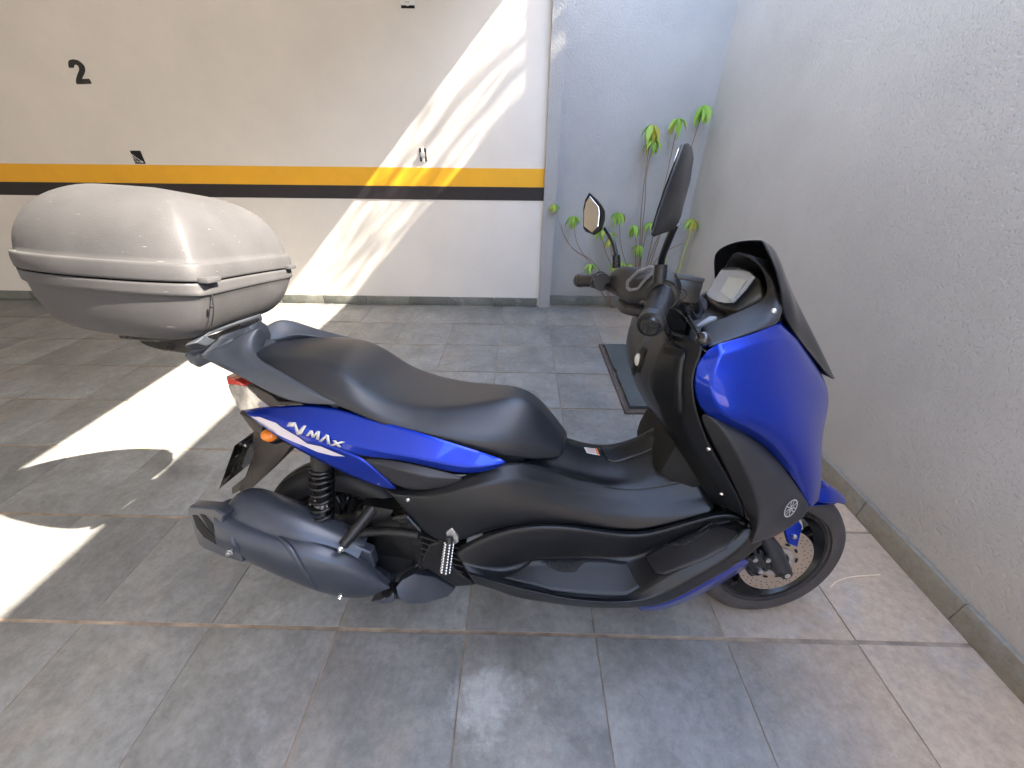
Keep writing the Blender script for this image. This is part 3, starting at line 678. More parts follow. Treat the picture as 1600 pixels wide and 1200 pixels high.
    'front_panel': [[(1.1354,0.0,0.9712),(1.1965,0.0,0.9255),(1.2628,0.0,0.863),(1.3377,0.0,0.7787),(1.3339,0.0,0.7172),(1.3144,0.0,0.6685),(1.3239,0.0,0.6135),(1.3393,0.0,0.5552),(1.3483,0.0,0.5025)],[(1.0954,-0.145,0.9612),(1.1565,-0.13,0.9155),(1.2328,-0.1,0.853),(1.3257,-0.06,0.7687),(1.3239,-0.075,0.7072),(1.2944,-0.11,0.6585),(1.3039,-0.115,0.6035),(1.3193,-0.115,0.5452),(1.3283,-0.11,0.4925)],[(1.0649,-0.165,0.9607),(1.079,-0.18,0.9361),(1.1083,-0.19,0.8749),(1.1358,-0.195,0.82),(1.1748,-0.19,0.7693),(1.2132,-0.183,0.7002),(1.2479,-0.17,0.6362),(1.2766,-0.155,0.5735),(1.3009,-0.138,0.5088)],[(1.0238,-0.19,0.9533),(1.0202,-0.215,0.9357),(1.0222,-0.237,0.875),(1.044,-0.243,0.823),(1.0887,-0.24,0.7801),(1.1465,-0.224,0.7208),(1.1998,-0.202,0.6514),(1.2421,-0.18,0.5861),(1.2815,-0.155,0.5133)],[(0.9752,-0.214,0.9436),(0.9683,-0.235,0.9257),(0.9514,-0.257,0.867),(0.9801,-0.262,0.8087),(1.0345,-0.257,0.7767),(1.1037,-0.238,0.7273),(1.1706,-0.213,0.654),(1.2214,-0.188,0.5874),(1.2708,-0.163,0.5153)],[(0.9258,-0.228,0.9331),(0.9254,-0.243,0.9128),(0.9075,-0.252,0.8573),(0.9393,-0.254,0.7925),(0.9961,-0.252,0.7716),(1.079,-0.232,0.7232),(1.1566,-0.21,0.645),(1.2105,-0.19,0.5849),(1.2643,-0.168,0.5151)],[(0.9066,-0.228,0.9236),(0.89,-0.23,0.8935),(0.8871,-0.23,0.8527),(0.9101,-0.228,0.7868),(0.9672,-0.237,0.7648),(1.0653,-0.214,0.7159),(1.1518,-0.2,0.6332),(1.2029,-0.188,0.5796),(1.2588,-0.172,0.5142)]],
    'cockpit_cover': [[(0.9444,-0.095,0.8983),(1.0045,-0.0945,0.9311),(1.0607,-0.0952,0.9509),(1.097,-0.096,0.9801),(1.1103,-0.0792,1.0362),(1.0992,-0.0475,1.0768),(1.0933,0.0,1.0827)],[(0.9444,-0.099,0.9303),(1.0045,-0.1029,0.9631),(1.0527,-0.1086,0.9869),(1.073,-0.1096,1.0081),(1.0743,-0.0862,1.0522),(1.0592,-0.0495,1.0864),(1.0533,0.0,1.0923)],[(0.9444,-0.1,0.9383),(1.0045,-0.105,0.9711),(1.0507,-0.112,0.9959),(1.067,-0.113,1.0151),(1.0653,-0.088,1.0562),(1.0492,-0.05,1.0888),(1.0433,0.0,1.0947)],[(0.931,-0.15,0.9333),(0.9946,-0.15,0.9605),(1.05,-0.147,0.9864),(1.0678,-0.142,1.0092),(1.0672,-0.11,1.0515),(1.0564,-0.06,1.0873),(1.0574,0.0,1.0932)],[(0.911,-0.222,0.9257),(0.9751,-0.208,0.9441),(1.0376,-0.186,0.9586),(1.0762,-0.165,0.9703),(1.0846,-0.14,1.0125),(1.0957,-0.085,1.0514),(1.1188,0.0,1.0663)],[(0.916,-0.2065,0.9157),(0.9801,-0.1934,0.9341),(1.0426,-0.173,0.9486),(1.0812,-0.1535,0.9603),(1.0896,-0.1302,1.0025),(1.1007,-0.0791,1.0414),(1.1238,0.0,1.0563)]],
    'windscreen': [[(1.0899,0.0,1.1247),(1.1217,0.0,1.1146),(1.163,0.0,1.0542),(1.1959,0.0,1.0081),(1.2387,0.0,0.9566),(1.3006,0.0,0.8767),(1.361,0.0,0.7876)],[(1.0655,-0.05,1.1239),(1.0967,-0.05,1.11),(1.1283,-0.05,1.0576),(1.1551,-0.055,1.009),(1.2035,-0.05,0.95),(1.2704,-0.04,0.8706),(1.3416,-0.02,0.7952)],[(1.05,-0.1,1.108),(1.088,-0.105,1.075),(1.108,-0.11,1.03),(1.135,-0.115,0.985),(1.1616,-0.1,0.93),(1.2385,-0.075,0.8641),(1.3237,-0.035,0.8011)],[(1.047,-0.13,1.09),(1.062,-0.145,1.05),(1.075,-0.15,1.01),(1.0826,-0.15,0.9809),(1.1189,-0.135,0.9478),(1.2129,-0.095,0.8734),(1.3086,-0.045,0.8077)]],
    'meter_glass': [(1.0201,0.0678,0.9893),(1.0379,0.0854,1.013),(1.0674,0.1076,1.0523),(1.0709,0.0824,1.057),(1.0722,0.0301,1.0587),(1.0684,-0.0224,1.0537),(1.0615,-0.0643,1.0445),(1.0409,-0.0727,1.0171),(1.0195,-0.0747,0.9884),(1.0152,-0.0486,0.9828),(1.0139,-0.0036,0.9811),(1.0162,0.0378,0.984)],
    'meter_body': [(1.0342,0.1155,0.9831),(1.0535,0.1331,1.0088),(1.0838,0.155,1.0492),(1.0882,0.1439,1.0551),(1.0918,0.1095,1.0599),(1.0924,0.0624,1.0606),(1.0884,0.0084,1.0553),(1.0798,-0.0426,1.0439),(1.0582,-0.1014,1.0152),(1.0268,-0.0738,0.9732),(1.0233,-0.0299,0.9686),(1.0235,0.0206,0.9688),(1.0272,0.0677,0.9737)],
    'meter_lcd': [(1.0294,0.0118,1.0017),(1.0544,0.0352,1.0351),(1.0539,-0.0477,1.0343),(1.0212,-0.0665,0.9908)],
    'key_plate': [(0.9297,-0.1,0.9405),(0.9634,-0.085,0.9576),(0.9771,-0.09,0.9588),(0.9772,-0.095,0.9558),(0.9315,-0.105,0.9387)],
    'pts': {'gripR_out': (0.7469,-0.35,0.9939),'gripR_in': (0.799,-0.235,1.0266),'gripL_out': (0.7233,0.35,0.9921),'gripL_in': (0.7693,0.24,1.0039),'mR_base': (0.79,-0.235,1.0477),'mR_mid': (0.7884,-0.235,1.0797),'mR_el': (0.7866,-0.24,1.091),'mR_top': (0.7685,-0.3,1.136),'mL_base': (0.8132,0.225,1.0429),'mL_mid': (0.8087,0.225,1.0788),'mL_b': (0.7985,0.235,1.1137),'mL_top': (0.7713,0.29,1.1473),'res': (0.8511,-0.19,1.0369),'lev_a': (0.8497,-0.24,0.9867),'lev_b': (0.8383,-0.335,0.9697),'lev_0': (0.8458,-0.2,0.9995),'ring': (0.9119,-0.13,0.991),'cscrew': (1.0606,-0.16,0.9899),'ball': (0.8403,-0.34,0.9688)},
    'mirror_near': [(0.7505,-0.36,1.245),(0.763,-0.34,1.2503),(0.7761,-0.32,1.2507),(0.7823,-0.31,1.245),(0.7847,-0.305,1.2089),(0.7805,-0.3,1.1644),(0.7797,-0.3,1.1488),(0.7715,-0.31,1.1358),(0.72,-0.385,1.1254),(0.7159,-0.39,1.1295),(0.7227,-0.385,1.1586),(0.7322,-0.38,1.1937),(0.7401,-0.375,1.2189)],
    'mirror_far': [(0.7319,0.3418,1.2537),(0.7232,0.3529,1.2356),(0.7195,0.3553,1.2116),(0.7223,0.3419,1.1526),(0.7293,0.3291,1.1419),(0.7492,0.2958,1.1326),(0.766,0.2707,1.1457),(0.7708,0.2675,1.1749),(0.7701,0.2722,1.1981),(0.7624,0.287,1.2151),(0.7508,0.3083,1.2322)],
    'mirror_glass': [(0.7365,0.3327,1.2429),(0.7279,0.3439,1.226),(0.7243,0.3462,1.202),(0.7258,0.3372,1.1587),(0.7468,0.3008,1.1399),(0.7596,0.2827,1.1565),(0.7611,0.2857,1.193),(0.7583,0.293,1.2108)],
    'shroud_outline': [(0.7881,0.21,1.0133),(0.7932,0.2,1.0353),(0.8132,0.15,1.0537),(0.8406,0.1,1.0546),(0.8699,0.03,1.047),(0.8802,-0.03,1.0496),(0.8774,-0.08,1.0468),(0.8693,-0.1,1.0236),(0.8686,-0.06,0.9948),(0.8499,0.0,0.9753),(0.8224,0.05,0.9615),(0.8123,0.1,0.9591),(0.7976,0.19,0.9728)],
    'shroud_low': [(0.8076,0.17,0.9726),(0.8303,0.08,0.9597),(0.8385,0.03,0.9651),(0.8396,0.02,0.9353),(0.8231,0.06,0.9307),(0.8065,0.1,0.9328),(0.808,0.15,0.9391)],
    'ornament': [(0.8274,0.07,0.9946),(0.8273,0.07,1.0082),(0.8428,0.04,1.0355),(0.8601,0.0,1.0493),(0.8707,-0.03,1.047),(0.8546,-0.01,1.0302),(0.8512,0.02,1.0091),(0.8484,0.04,0.9934),(0.8328,0.06,0.9878)],
    'pocket': [(0.8356,0.0202,0.7953),(0.8369,0.0117,0.8151),(0.8403,-0.0143,0.8512),(0.845,-0.0357,0.8728),(0.8434,-0.0665,0.8755),(0.8367,-0.064,0.8391),(0.8361,-0.0475,0.8128),(0.8355,-0.0126,0.7952)],
    'door': [(0.8582,-0.1361,0.9177),(0.8779,-0.2001,0.9123),(0.8698,-0.1992,0.8651),(0.873,-0.1975,0.8286),(0.8956,-0.2017,0.7655),(0.8731,-0.1376,0.7451),(0.844,-0.1036,0.7998),(0.8427,-0.1163,0.848),(0.8519,-0.1324,0.8984)],
    'handle': [(0.8569,-0.1473,0.9018),(0.8758,-0.1975,0.9115),(0.8704,-0.1951,0.9004),(0.8637,-0.18,0.8941),(0.8543,-0.1506,0.8889)],
    'numeral': [(-3.5004,0.07,1.7616),(-3.4901,0.07,1.7735),(-3.4753,0.07,1.7802),(-3.452,0.07,1.7831),(-3.4235,0.07,1.779),(-3.406,0.07,1.7668),(-3.3939,0.07,1.7503),(-3.3945,0.07,1.7359),(-3.4027,0.07,1.7191),(-3.4188,0.07,1.7021),(-3.4367,0.07,1.6874),(-3.4541,0.07,1.6727),(-3.4006,0.07,1.6737),(-3.3974,0.07,1.6656),(-3.3963,0.07,1.6454),(-3.4728,0.07,1.6418),(-3.5077,0.07,1.6416),(-3.5091,0.07,1.6527),(-3.4958,0.07,1.6724),(-3.4719,0.07,1.697),(-3.4451,0.07,1.7213),(-3.4374,0.07,1.7333),(-3.4372,0.07,1.7453),(-3.4478,0.07,1.7536),(-3.461,0.07,1.7523),(-3.4683,0.07,1.7451),(-3.4756,0.07,1.7355),(-3.5084,0.07,1.7354),(-3.5074,0.07,1.7473)],
    'misc': {'caliper': (1.2345,-0.11,0.29),'peg0': (0.3685,-0.2,0.4071),'peg1': (0.3604,-0.24,0.331),'shock0': (0.0346,-0.13,0.5928),'shock1': (-0.0037,-0.13,0.3322)},
    'fender_side': [(1.2888,-0.06,0.4743),(1.3671,-0.06,0.5146),(1.4862,0.0,0.4105),(1.4547,-0.03,0.4167),(1.3399,-0.07,0.4349),(1.2975,-0.08,0.4262)],
    'fork_guard': [(1.2949,-0.105,0.421),(1.3124,-0.105,0.4003),(1.3162,-0.108,0.3282),(1.2886,-0.108,0.3405),(1.2725,-0.1,0.3813)],
    'air_case': [(0.189,-0.14,0.4099),(0.2448,-0.14,0.4248),(0.2921,-0.14,0.3559),(0.3328,-0.14,0.3244),(0.3642,-0.14,0.3123),(0.3067,-0.14,0.2404),(0.2616,-0.14,0.224),(0.2354,-0.14,0.3732)],
    'engine_cover': [(0.3012,-0.16,0.3419),(0.3548,-0.16,0.3766),(0.3635,-0.16,0.338),(0.3357,-0.16,0.3035),(0.3865,-0.16,0.244),(0.4259,-0.16,0.2033),(0.3685,-0.16,0.1933),(0.3111,-0.16,0.2404),(0.2702,-0.16,0.2733)],
    'swingarm': [(-0.0003,-0.1,0.342),(0.0704,-0.1,0.3719),(0.0794,-0.1,0.3987),(0.1059,-0.1,0.3932),(0.1691,-0.1,0.3456),(0.2411,-0.1,0.2399),(0.2378,-0.1,0.1957),(0.1757,-0.1,0.1474),(0.1075,-0.1,0.167),(0.0996,-0.1,0.2481),(0.0764,-0.1,0.2898),(0.0057,-0.1,0.3078)],
    'bracket': [(-0.0154,-0.17,0.3635),(-0.0017,-0.17,0.3833),(0.0621,-0.17,0.3603),(0.1453,-0.17,0.3181),(0.1497,-0.17,0.2642),(0.12,-0.17,0.2834),(0.053,-0.17,0.3339)],
}

# ------------------------------------------------------------------ setting
X_WALL, Y_WALL = 1.16, 0.07
def S_(o):
    o['kind'] = 'structure'
    return o

ground = S_(box('floor', (-3.5, -4.5, -.0535), (26, 22, .1), M_GROUT))
# slate tiles, individually laid
rnd = random.Random(3)
variants = []
for k in range(3):
    bm = bmesh.new()
    bxm(bm, (0, 0, -.006), (.396, .394, .012), None, .0016)
    for v in bm.verts:
        if abs(v.co.x) > .15 or abs(v.co.y) > .15:
            v.co.x += rnd.uniform(-.0007, .0007)
            v.co.y += rnd.uniform(-.0007, .0007)
    me = bpy.data.meshes.new('floor_tile')
    bm.to_mesh(me); bm.free()
    me.materials.append(M_SLATE)
    me.polygons.foreach_set('use_smooth', [True] * len(me.polygons))
    me.set_sharp_from_angle(angle=math.radians(35))
    variants.append(me)
rows_y = [(.02, .062)] + [(-.378 - .404 * k, -.378 - .404 * k + .4) for k in range(9)]
cols_x = [(.8 - .4 * k, 1.2 - .4 * k) for k in range(17)]
for ri, (y0, y1) in enumerate(rows_y):
    for ci, (x0, x1) in enumerate(cols_x):
        x1c = min(x1, X_WALL - .001)
        sx, sy = (x1c - x0) / .4, (y1 - y0 - .002) / .4
        t = new_obj('floor_tile', rnd.choice(variants), ground)
        t.location = ((x0 + x1c) / 2 + rnd.uniform(-.001, .001), (y0 + y1) / 2 + rnd.uniform(-.001, .001), rnd.uniform(-.0012, .0008))
        t.scale = (sx, sy, 1)
        t.rotation_euler = (rnd.uniform(-.002, .002), rnd.uniform(-.002, .002), rnd.uniform(-.0025, .0025))
        if abs(sx - 1) < .01 and abs(sy - 1) < .02 and rnd.random() < .5:
            t.rotation_euler.z += math.pi
far = S_(box('driveway', (-3.5, -9.6, -.006), (26, 11.4, .012), M_SLATE))

wall = box('garage_wall', (-4.05, Y_WALL + .1, 1.27), (8.0, .2, 2.54), M_WALL)
tag(wall, 'white garage back wall with a yellow and a black painted band', 'wall')
by = Y_WALL - .0015
box('yellow_band', (-4.05, by, 1.0655), (7.995, .003, .131), M_YELLOW, wall)
box('black_band', (-4.05, by, .9505), (7.995, .003, .098), M_BAND, wall)
x = -.085
k = 0
while x > -6:
    w = .398
    m_ = box('skirting_tile', (x - w / 2, Y_WALL - .008, .040), (w - .003, .014, .078), M_SKIRT, wall, bevel=.0015)
    x -= .4
pil = box('gate_pillar', (-.018, Y_WALL + .07, 1.4), (.098, .21, 2.8), M_PLASTER2)
tag(pil, 'narrow blue grey pillar between the white wall and the grey wall', 'pillar')
gw = box('boundary_wall', (.60, .12 + .1, 1.6), (1.14, .2, 3.2), M_PLASTER2)
tag(gw, 'grey plastered end wall behind the tall green plants', 'wall')
x = .034
while x < 1.14:
    w = min(.4, 1.145 - x)
    box('skirting_tile', (x + w / 2, .112, .046), (w - .003, .016, .092), M_SKIRT, gw, bevel=.0015)
    x += .4
rw = box('side_wall', (X_WALL + .05, -2.7, 1.49), (.1, 5.83, 2.98), M_PLASTER)
tag(rw, 'rough grey plaster wall along the right side of the driveway', 'wall')
y = .1
while y > -5.2:
    box('skirting_tile', (X_WALL - .009, y - .2, .046), (.018, .4022, .092), M_SKIRT, rw, bevel=.002)
    y -= .4045
# garage roof whose edge casts the left boundary of the sunny strip
ceil = box('garage_ceiling', (-4.0, -4.7, 2.53 + .1), (8.1, 10.5, .2), M_CEIL)
tag(ceil, 'white concrete ceiling over the parking bays, above the frame', 'ceiling')
lw = box('left_wall', (-8.1, -5.0, 1.27), (.2, 10, 2.54), M_WALL)
tag(lw, 'white wall at the far left end of the garage, outside the frame', 'wall')
hs = box('opposite_building', (-3, -13.2, 2.2), (22, .4, 4.4), M_BEIGE)
tag(hs, 'beige house front across the driveway, behind the camera', 'building')

# number 2 painted on the wall
bm = bmesh.new()
nf = bm.faces.new([bm.verts.new((p[0], Y_WALL, p[2])) for p in SHAPES['numeral']])
r = bmesh.ops.extrude_face_region(bm, geom=[nf])
for g in r['geom']:
    if isinstance(g, bmesh.types.BMVert):
        g.co.y -= .003
bmesh.ops.recalc_face_normals(bm, faces=bm.faces)
bmesh.ops.triangulate(bm, faces=bm.faces)
n2 = finish(bm, 'numeral', M_BLACKPRINT, None, smooth=False)
tag(n2, 'black painted number 2 high on the white wall', 'number')

# open junction box with loose wires
jb = empty('junction_box', (-3.289, Y_WALL, 1.183))
tag(jb, 'open square wall box with loose wires above the yellow band', 'electrical box')
box('box_recess', (0, -.001, 0), (.082, .004, .09), M_HOLE, jb)
tube('wire', [(-.02, -.004, -.02), (-.028, -.02, .01), (-.018, -.03, .026), (.012, -.03, -.005), (.034, -.01, -.034)], .0022, M_WHITE, jb, 6, 2)
tube('wire', [(-.015, -.004, -.022), (.0, -.02, -.03), (.02, -.02, -.032), (.034, -.01, -.034)], .0022, M_WHITE, jb, 6, 2)
ball('wire_nut', (-.018, -.01, -.03), .012, mat('dull blue tape', (.12, .17, .2), .6), jb, (1.2, .8, .8), 12)

def socket(name, loc, rotated, label):
    s = empty(name, loc)
    tag(s, label, 'electrical box', 'open socket mounts on the white wall')
    W_, H_ = (.05, .092) if not rotated else (.092, .05)
    if rotated:
        box('box_recess', (0, -.001, .021), (.09, .004, .014), M_HOLE, s)
        box('box_recess', (0, -.001, -.021), (.09, .004, .014), M_HOLE, s)
        box('mounting_strap', (0, -.004, 0), (.098, .006, .024), M_WHITE, s, bevel=.001)
        lathe('outlet', [(0, -.006), (.018, -.006), (.018, .004), (0, .004)], (0, -.008, 0), (0, 1, 0), M_WHITE, s, 24, False)
        for dx in (-.007, .007):
            box('hole', (dx, -.0146, 0), (.005, .002, .005), M_HOLE, s)
    else:
        box('box_recess', (-.019, -.001, 0), (.015, .004, .09), M_HOLE, s)
        box('box_recess', (.019, -.001, 0), (.015, .004, .09), M_HOLE, s)
        box('mounting_strap', (0, -.004, 0), (.022, .006, .1), M_WHITE, s, bevel=.001)
        box('outlet', (0, -.009, .002), (.036, .014, .032), M_ALU, s, bevel=.002)
    return s
socket('wall_socket', (-1.02, Y_WALL, 1.217), False, 'small open wall socket mount at the sun streak above the yellow band')
socket('wall_socket', (-1.025, Y_WALL, 2.085), True, 'open wall socket mount at the top edge of the photo')

# slate slab over a drain
cov = empty('drain_cover', (.39, -1.59, 0))
tag(cov, 'dark slate slab raised in a worn frame on the floor behind the scooter', 'drain cover')
M_RUST = mat('worn brown frame', (.10, .075, .06), .8); vary(M_RUST, 60, .5)
M_SLAB = mat('dark slate slab', (.075, .083, .085), .45); vary(M_SLAB, 8, .25, .1)
bm = bmesh.new()
o_ = [(0, 0), (.40, 0), (.40, .81), (0, .81), (0, .44), (.006, .42), (.014, .40), (.002, .37)]
va = [bm.verts.new((x, y, .010)) for x, y in o_]; vb = [bm.verts.new((x, y, .030)) for x, y in o_]
bm.faces.new(vb); bm.faces.new(list(reversed(va)))
for i in range(len(o_)):
    j = (i + 1) % len(o_); bm.faces.new((va[i], va[j], vb[j], vb[i]))
sl_ = finish(bm, 'slab', M_SLAB, cov, smooth=False)
b_ = sl_.modifiers.new('bev', 'BEVEL'); b_.width = .003; b_.segments = 2
for c, s in (((-.021, .405, .006), (.026, .87, .014)), ((.20, -.030, .006), (.47, .028, .014)), ((.425, .405, .006), (.026, .84, .014)), ((.20, .832, .006), (.416, .022, .014))):
    box('frame', c, s, M_RUST, cov, bevel=.002)

# dry twig and leaves on the floor
tw = tube('dry_twig', [(.835, -2.63, .0035), (.87, -2.608, .0035), (.93, -2.59, .0035), (1.0, -2.583, .0035), (1.043, -2.58, .0035)], .0016, mat('pale dry fibre', (.8, .66, .48), .8), None, 6, 2)
tag(tw, 'thin pale curved twig on the floor right of the front wheel', 'twig')
bm = bmesh.new()
vs = [bm.verts.new(p) for p in ((-.022, 0, 0), (-.008, .009, .005), (.012, .008, .006), (.024, 0, .001), (.01, -.009, .005), (-.01, -.008, .004))]
bm.faces.new(vs)
lf = finish(bm, 'dry_leaf', mat('dry yellow leaf', (.5, .34, .14), .7), None, smooth=False)
lf.location = (.215 + .29, -.62, .003); lf.rotation_euler = (0, 0, .4)
so = lf.modifiers.new('sol', 'SOLIDIFY'); so.thickness = .0008
tag(lf, 'small dry yellow leaf on the floor behind the drain cover', 'leaf')

# ------------------------------------------------------------------ plants in the corner
def leaf_mat(name, c, c2):
    m = mat(name, c, .45)
    b = m.node_tree.nodes['Principled BSDF']
    oi = N(m, 'ShaderNodeObjectInfo')
    r = N(m, 'ShaderNodeValToRGB')
    r.color_ramp.elements[0].color = (*c, 1)
    r.color_ramp.elements[1].color = (*c2, 1)
    lk(m, oi.outputs['Random'], r.inputs[0])
    lk(m, r.outputs[0], b.inputs['Base Color'])
    tr = N(m, 'ShaderNodeBsdfTranslucent')
    lk(m, r.outputs[0], tr.inputs['Color'])
    mx = N(m, 'ShaderNodeMixShader')
    mx.inputs[0].default_value = .35
    out = m.node_tree.nodes['Material Output']
    lk(m, b.outputs[0], mx.inputs[1]); lk(m, tr.outputs[0], mx.inputs[2])
    lk(m, mx.outputs[0], out.inputs[0])
    return m
M_LEAF = leaf_mat('green leaf', (.24, .46, .06), (.46, .66, .13))
M_LEAFY = leaf_mat('yellowing leaf', (.5, .44, .06), (.55, .5, .10))
M_STEM = mat('brown stem', (.22, .14, .09), .7)
M_STEMG = mat('green stem', (.34, .42, .12), .6)

def leaf_mesh(w, l, droop):
    bm = bmesh.new()
    n = 6
    rows = []
    for i in range(n + 1):
        t = i / n
        hw = w * math.sin(math.pi * min(1, (t ** .75) * .97 + .03)) * .5
        y = l * t
        z = -droop * l * t * t
        rows.append([bm.verts.new((-hw, y, z + hw * .35)), bm.verts.new((0, y, z)), bm.verts.new((hw, y, z + hw * .35))])
    for a, b in zip(rows, rows[1:]):
        bm.faces.new((a[0], a[1], b[1], b[0])); bm.faces.new((a[1], a[2], b[2], b[1]))
    me = bpy.data.meshes.new('leaf')
    bm.to_mesh(me); bm.free()
    me.polygons.foreach_set('use_smooth', [True] * len(me.polygons))
    return me
LEAVES = []
for mm in (M_LEAF, M_LEAF, M_LEAF, M_LEAFY):
    me = leaf_mesh(.033, .100, .45)
    me.materials.append(mm)
    LEAVES.append(me)
prnd = random.Random(11)
def leaf_cluster(parent, c, n=9, size=1.0, yellow=.1, down=.72):
    c = Vector(c)
    for i in range(n):
        a = 2 * math.pi * i / n + prnd.uniform(-.4, .4)
        o = new_obj('leaf', LEAVES[3] if prnd.random() < yellow else LEAVES[prnd.randrange(3)], parent)
        o.location = c + Vector((math.cos(a), math.sin(a), 0)) * .008 * size
        pitch = -math.radians(prnd.uniform(20, 100)) * down
        o.rotation_euler = (pitch, 0, a - math.pi / 2)
        o.scale = (size * prnd.uniform(.75, 1.1),) * 3
def plant(name, base, stems, label, leafy=.1, smat=M_STEM, rad=.0045):
    p = empty(name, base)
    tag(p, label, 'plant', 'green stalks in the wall corner' if name == 'green_stalk' else None)
    bv = Vector(base)
    for pts, n, size in stems:
        pp = [Vector(q) - bv for q in pts]
        tube('stem', pp, [rad * (1 - .5 * i / (len(pp) - 1)) for i in range(len(pp))], smat, p, 6, 2)
        if n:
            leaf_cluster(p, pp[-1], n + 5, size * 1.05, leafy)
    return p
yb = -.02
plant('shrub', (.80, .03, 0), [
    ([(.80, .03, 0), (.78, .0, .45), (.72, -.01, .8), (.70, -.01, 1.12), (.693, yb, 1.42)], 10, 1.15),
    ([(.80, .03, 0), (.80, -.01, .4), (.74, -.03, .75), (.735, -.03, .9), (.70, -.03, 1.1), (.715, yb - .02, 1.33)], 8, 1.0),
    ([(.82, .03, 0), (.85, 0, .5), (.86, -.01, .95), (.87, -.02, 1.2), (.872, yb, 1.46)], 9, 1.1),
    ([(.84, .03, 0), (.9, 0, .6), (.96, -.01, 1.0), (1.0, -.02, 1.25), (1.04, yb, 1.54)], 10, 1.2),
    ([(.83, .03, 0), (.86, .0, .5), (.93, -.02, .8), (.96, yb, .94)], 8, .95),
    ([(.79, .03, 0), (.76, .0, .35), (.72, -.02, .6), (.68, yb, .74)], 7, .9),
    ([(.79, .03, 0), (.7, .0, .35), (.58, -.02, .6), (.545, yb, .83)], 7, .95),
    ([(.78, .03, 0), (.62, .0, .3), (.45, -.02, .55), (.42, yb, .72)], 7, .95),
    ([(.78, .03, 0), (.66, .0, .28), (.52, -.02, .50), (.50, yb - .03, .64)], 6, .85),
    ([(.80, .03, 0), (.7, .0, .3), (.62, -.05, .42), (.60, -.08, .46)], 9, 1.0),
    ([(.80, .03, 0), (.76, .0, .3), (.74, -.08, .36)], 7, .9),
    ([(.80, .03, 0), (.66, .0, .25), (.6, -.06, .3)], 8, .9),
    ([(.81, .03, 0), (.9, .0, .45), (1.0, -.01, .55), (1.1, -.03, .6)], 0, 1),
    ([(.80, .03, 0), (.78, .0, .5), (.80, -.02, .76)], 7, .9),
    ([(.80, .03, 0), (.76, .0, .4), (.745, -.03, .58)], 8, .85),
    ([(.80, .03, 0), (.72, .0, .3), (.70, -.05, .43)], 9, .95),
    ([(.80, .03, 0), (.62, .0, .3), (.56, -.05, .44)], 8, .85),
    ([(.80, .03, 0), (.84, .0, .3), (.86, -.05, .38)], 9, .9),
    ([(.80, .03, 0), (.56, .0, .42), (.50, -.02, .68)], 7, .75),
], 'leafy green shrub with many thin brown stems against the grey end wall', .14)
plant('trailing_shrub', (.62, .04, 0), [
    ([(.62, .04, 0), (.5, .02, .3), (.36, .0, .46), (.22, 0, .52), (.12, 0, .62), (.08, .0, .74)], 0, .8),
    ([(.62, .04, 0), (.46, .02, .33), (.3, .0, .48), (.215, 0, .6), (.175, yb, .80)], 7, .95),
    ([(.62, .04, 0), (.45, .02, .2), (.36, -.02, .42)], 7, .9),
    ([(.62, .04, 0), (.5, .02, .15), (.40, -.04, .34)], 7, .85),
], 'small plant with a bare arching brown branch left of the tall shrub', .1, M_STEM, .004)
plant('seedling', (.02, .02, 0), [
    ([(.34, .04, .45), (.2, .04, .52), (.08, .03, .7), (.02, .0, .885)], 6, .8),
], 'drooping tuft of pale leaves beside the gate pillar', .4, M_STEM, .0025)
plant('green_stalk', (1.09, -.12, 0), [
    ([(1.09, -.12, 0), (1.08, -.12, .35), (1.10, -.11, .6), (1.108, -.1, .80)], 9, 1.0),
], 'upright green stalk with one crown of leaves by the right wall', .25, M_STEMG, .008)
plant('green_stalk', (1.02, -.10, 0), [
    ([(1.02, -.10, 0), (1.0, -.10, .3), (.96, -.09, .55), (.93, -.08, .72)], 0, 1.0),
    ([(1.02, -.10, 0), (1.04, -.10, .25), (1.07, -.1, .4)], 0, 1.0),
], 'bare leaning green stalk next to the leafy stalk', .2, M_STEMG, .007)

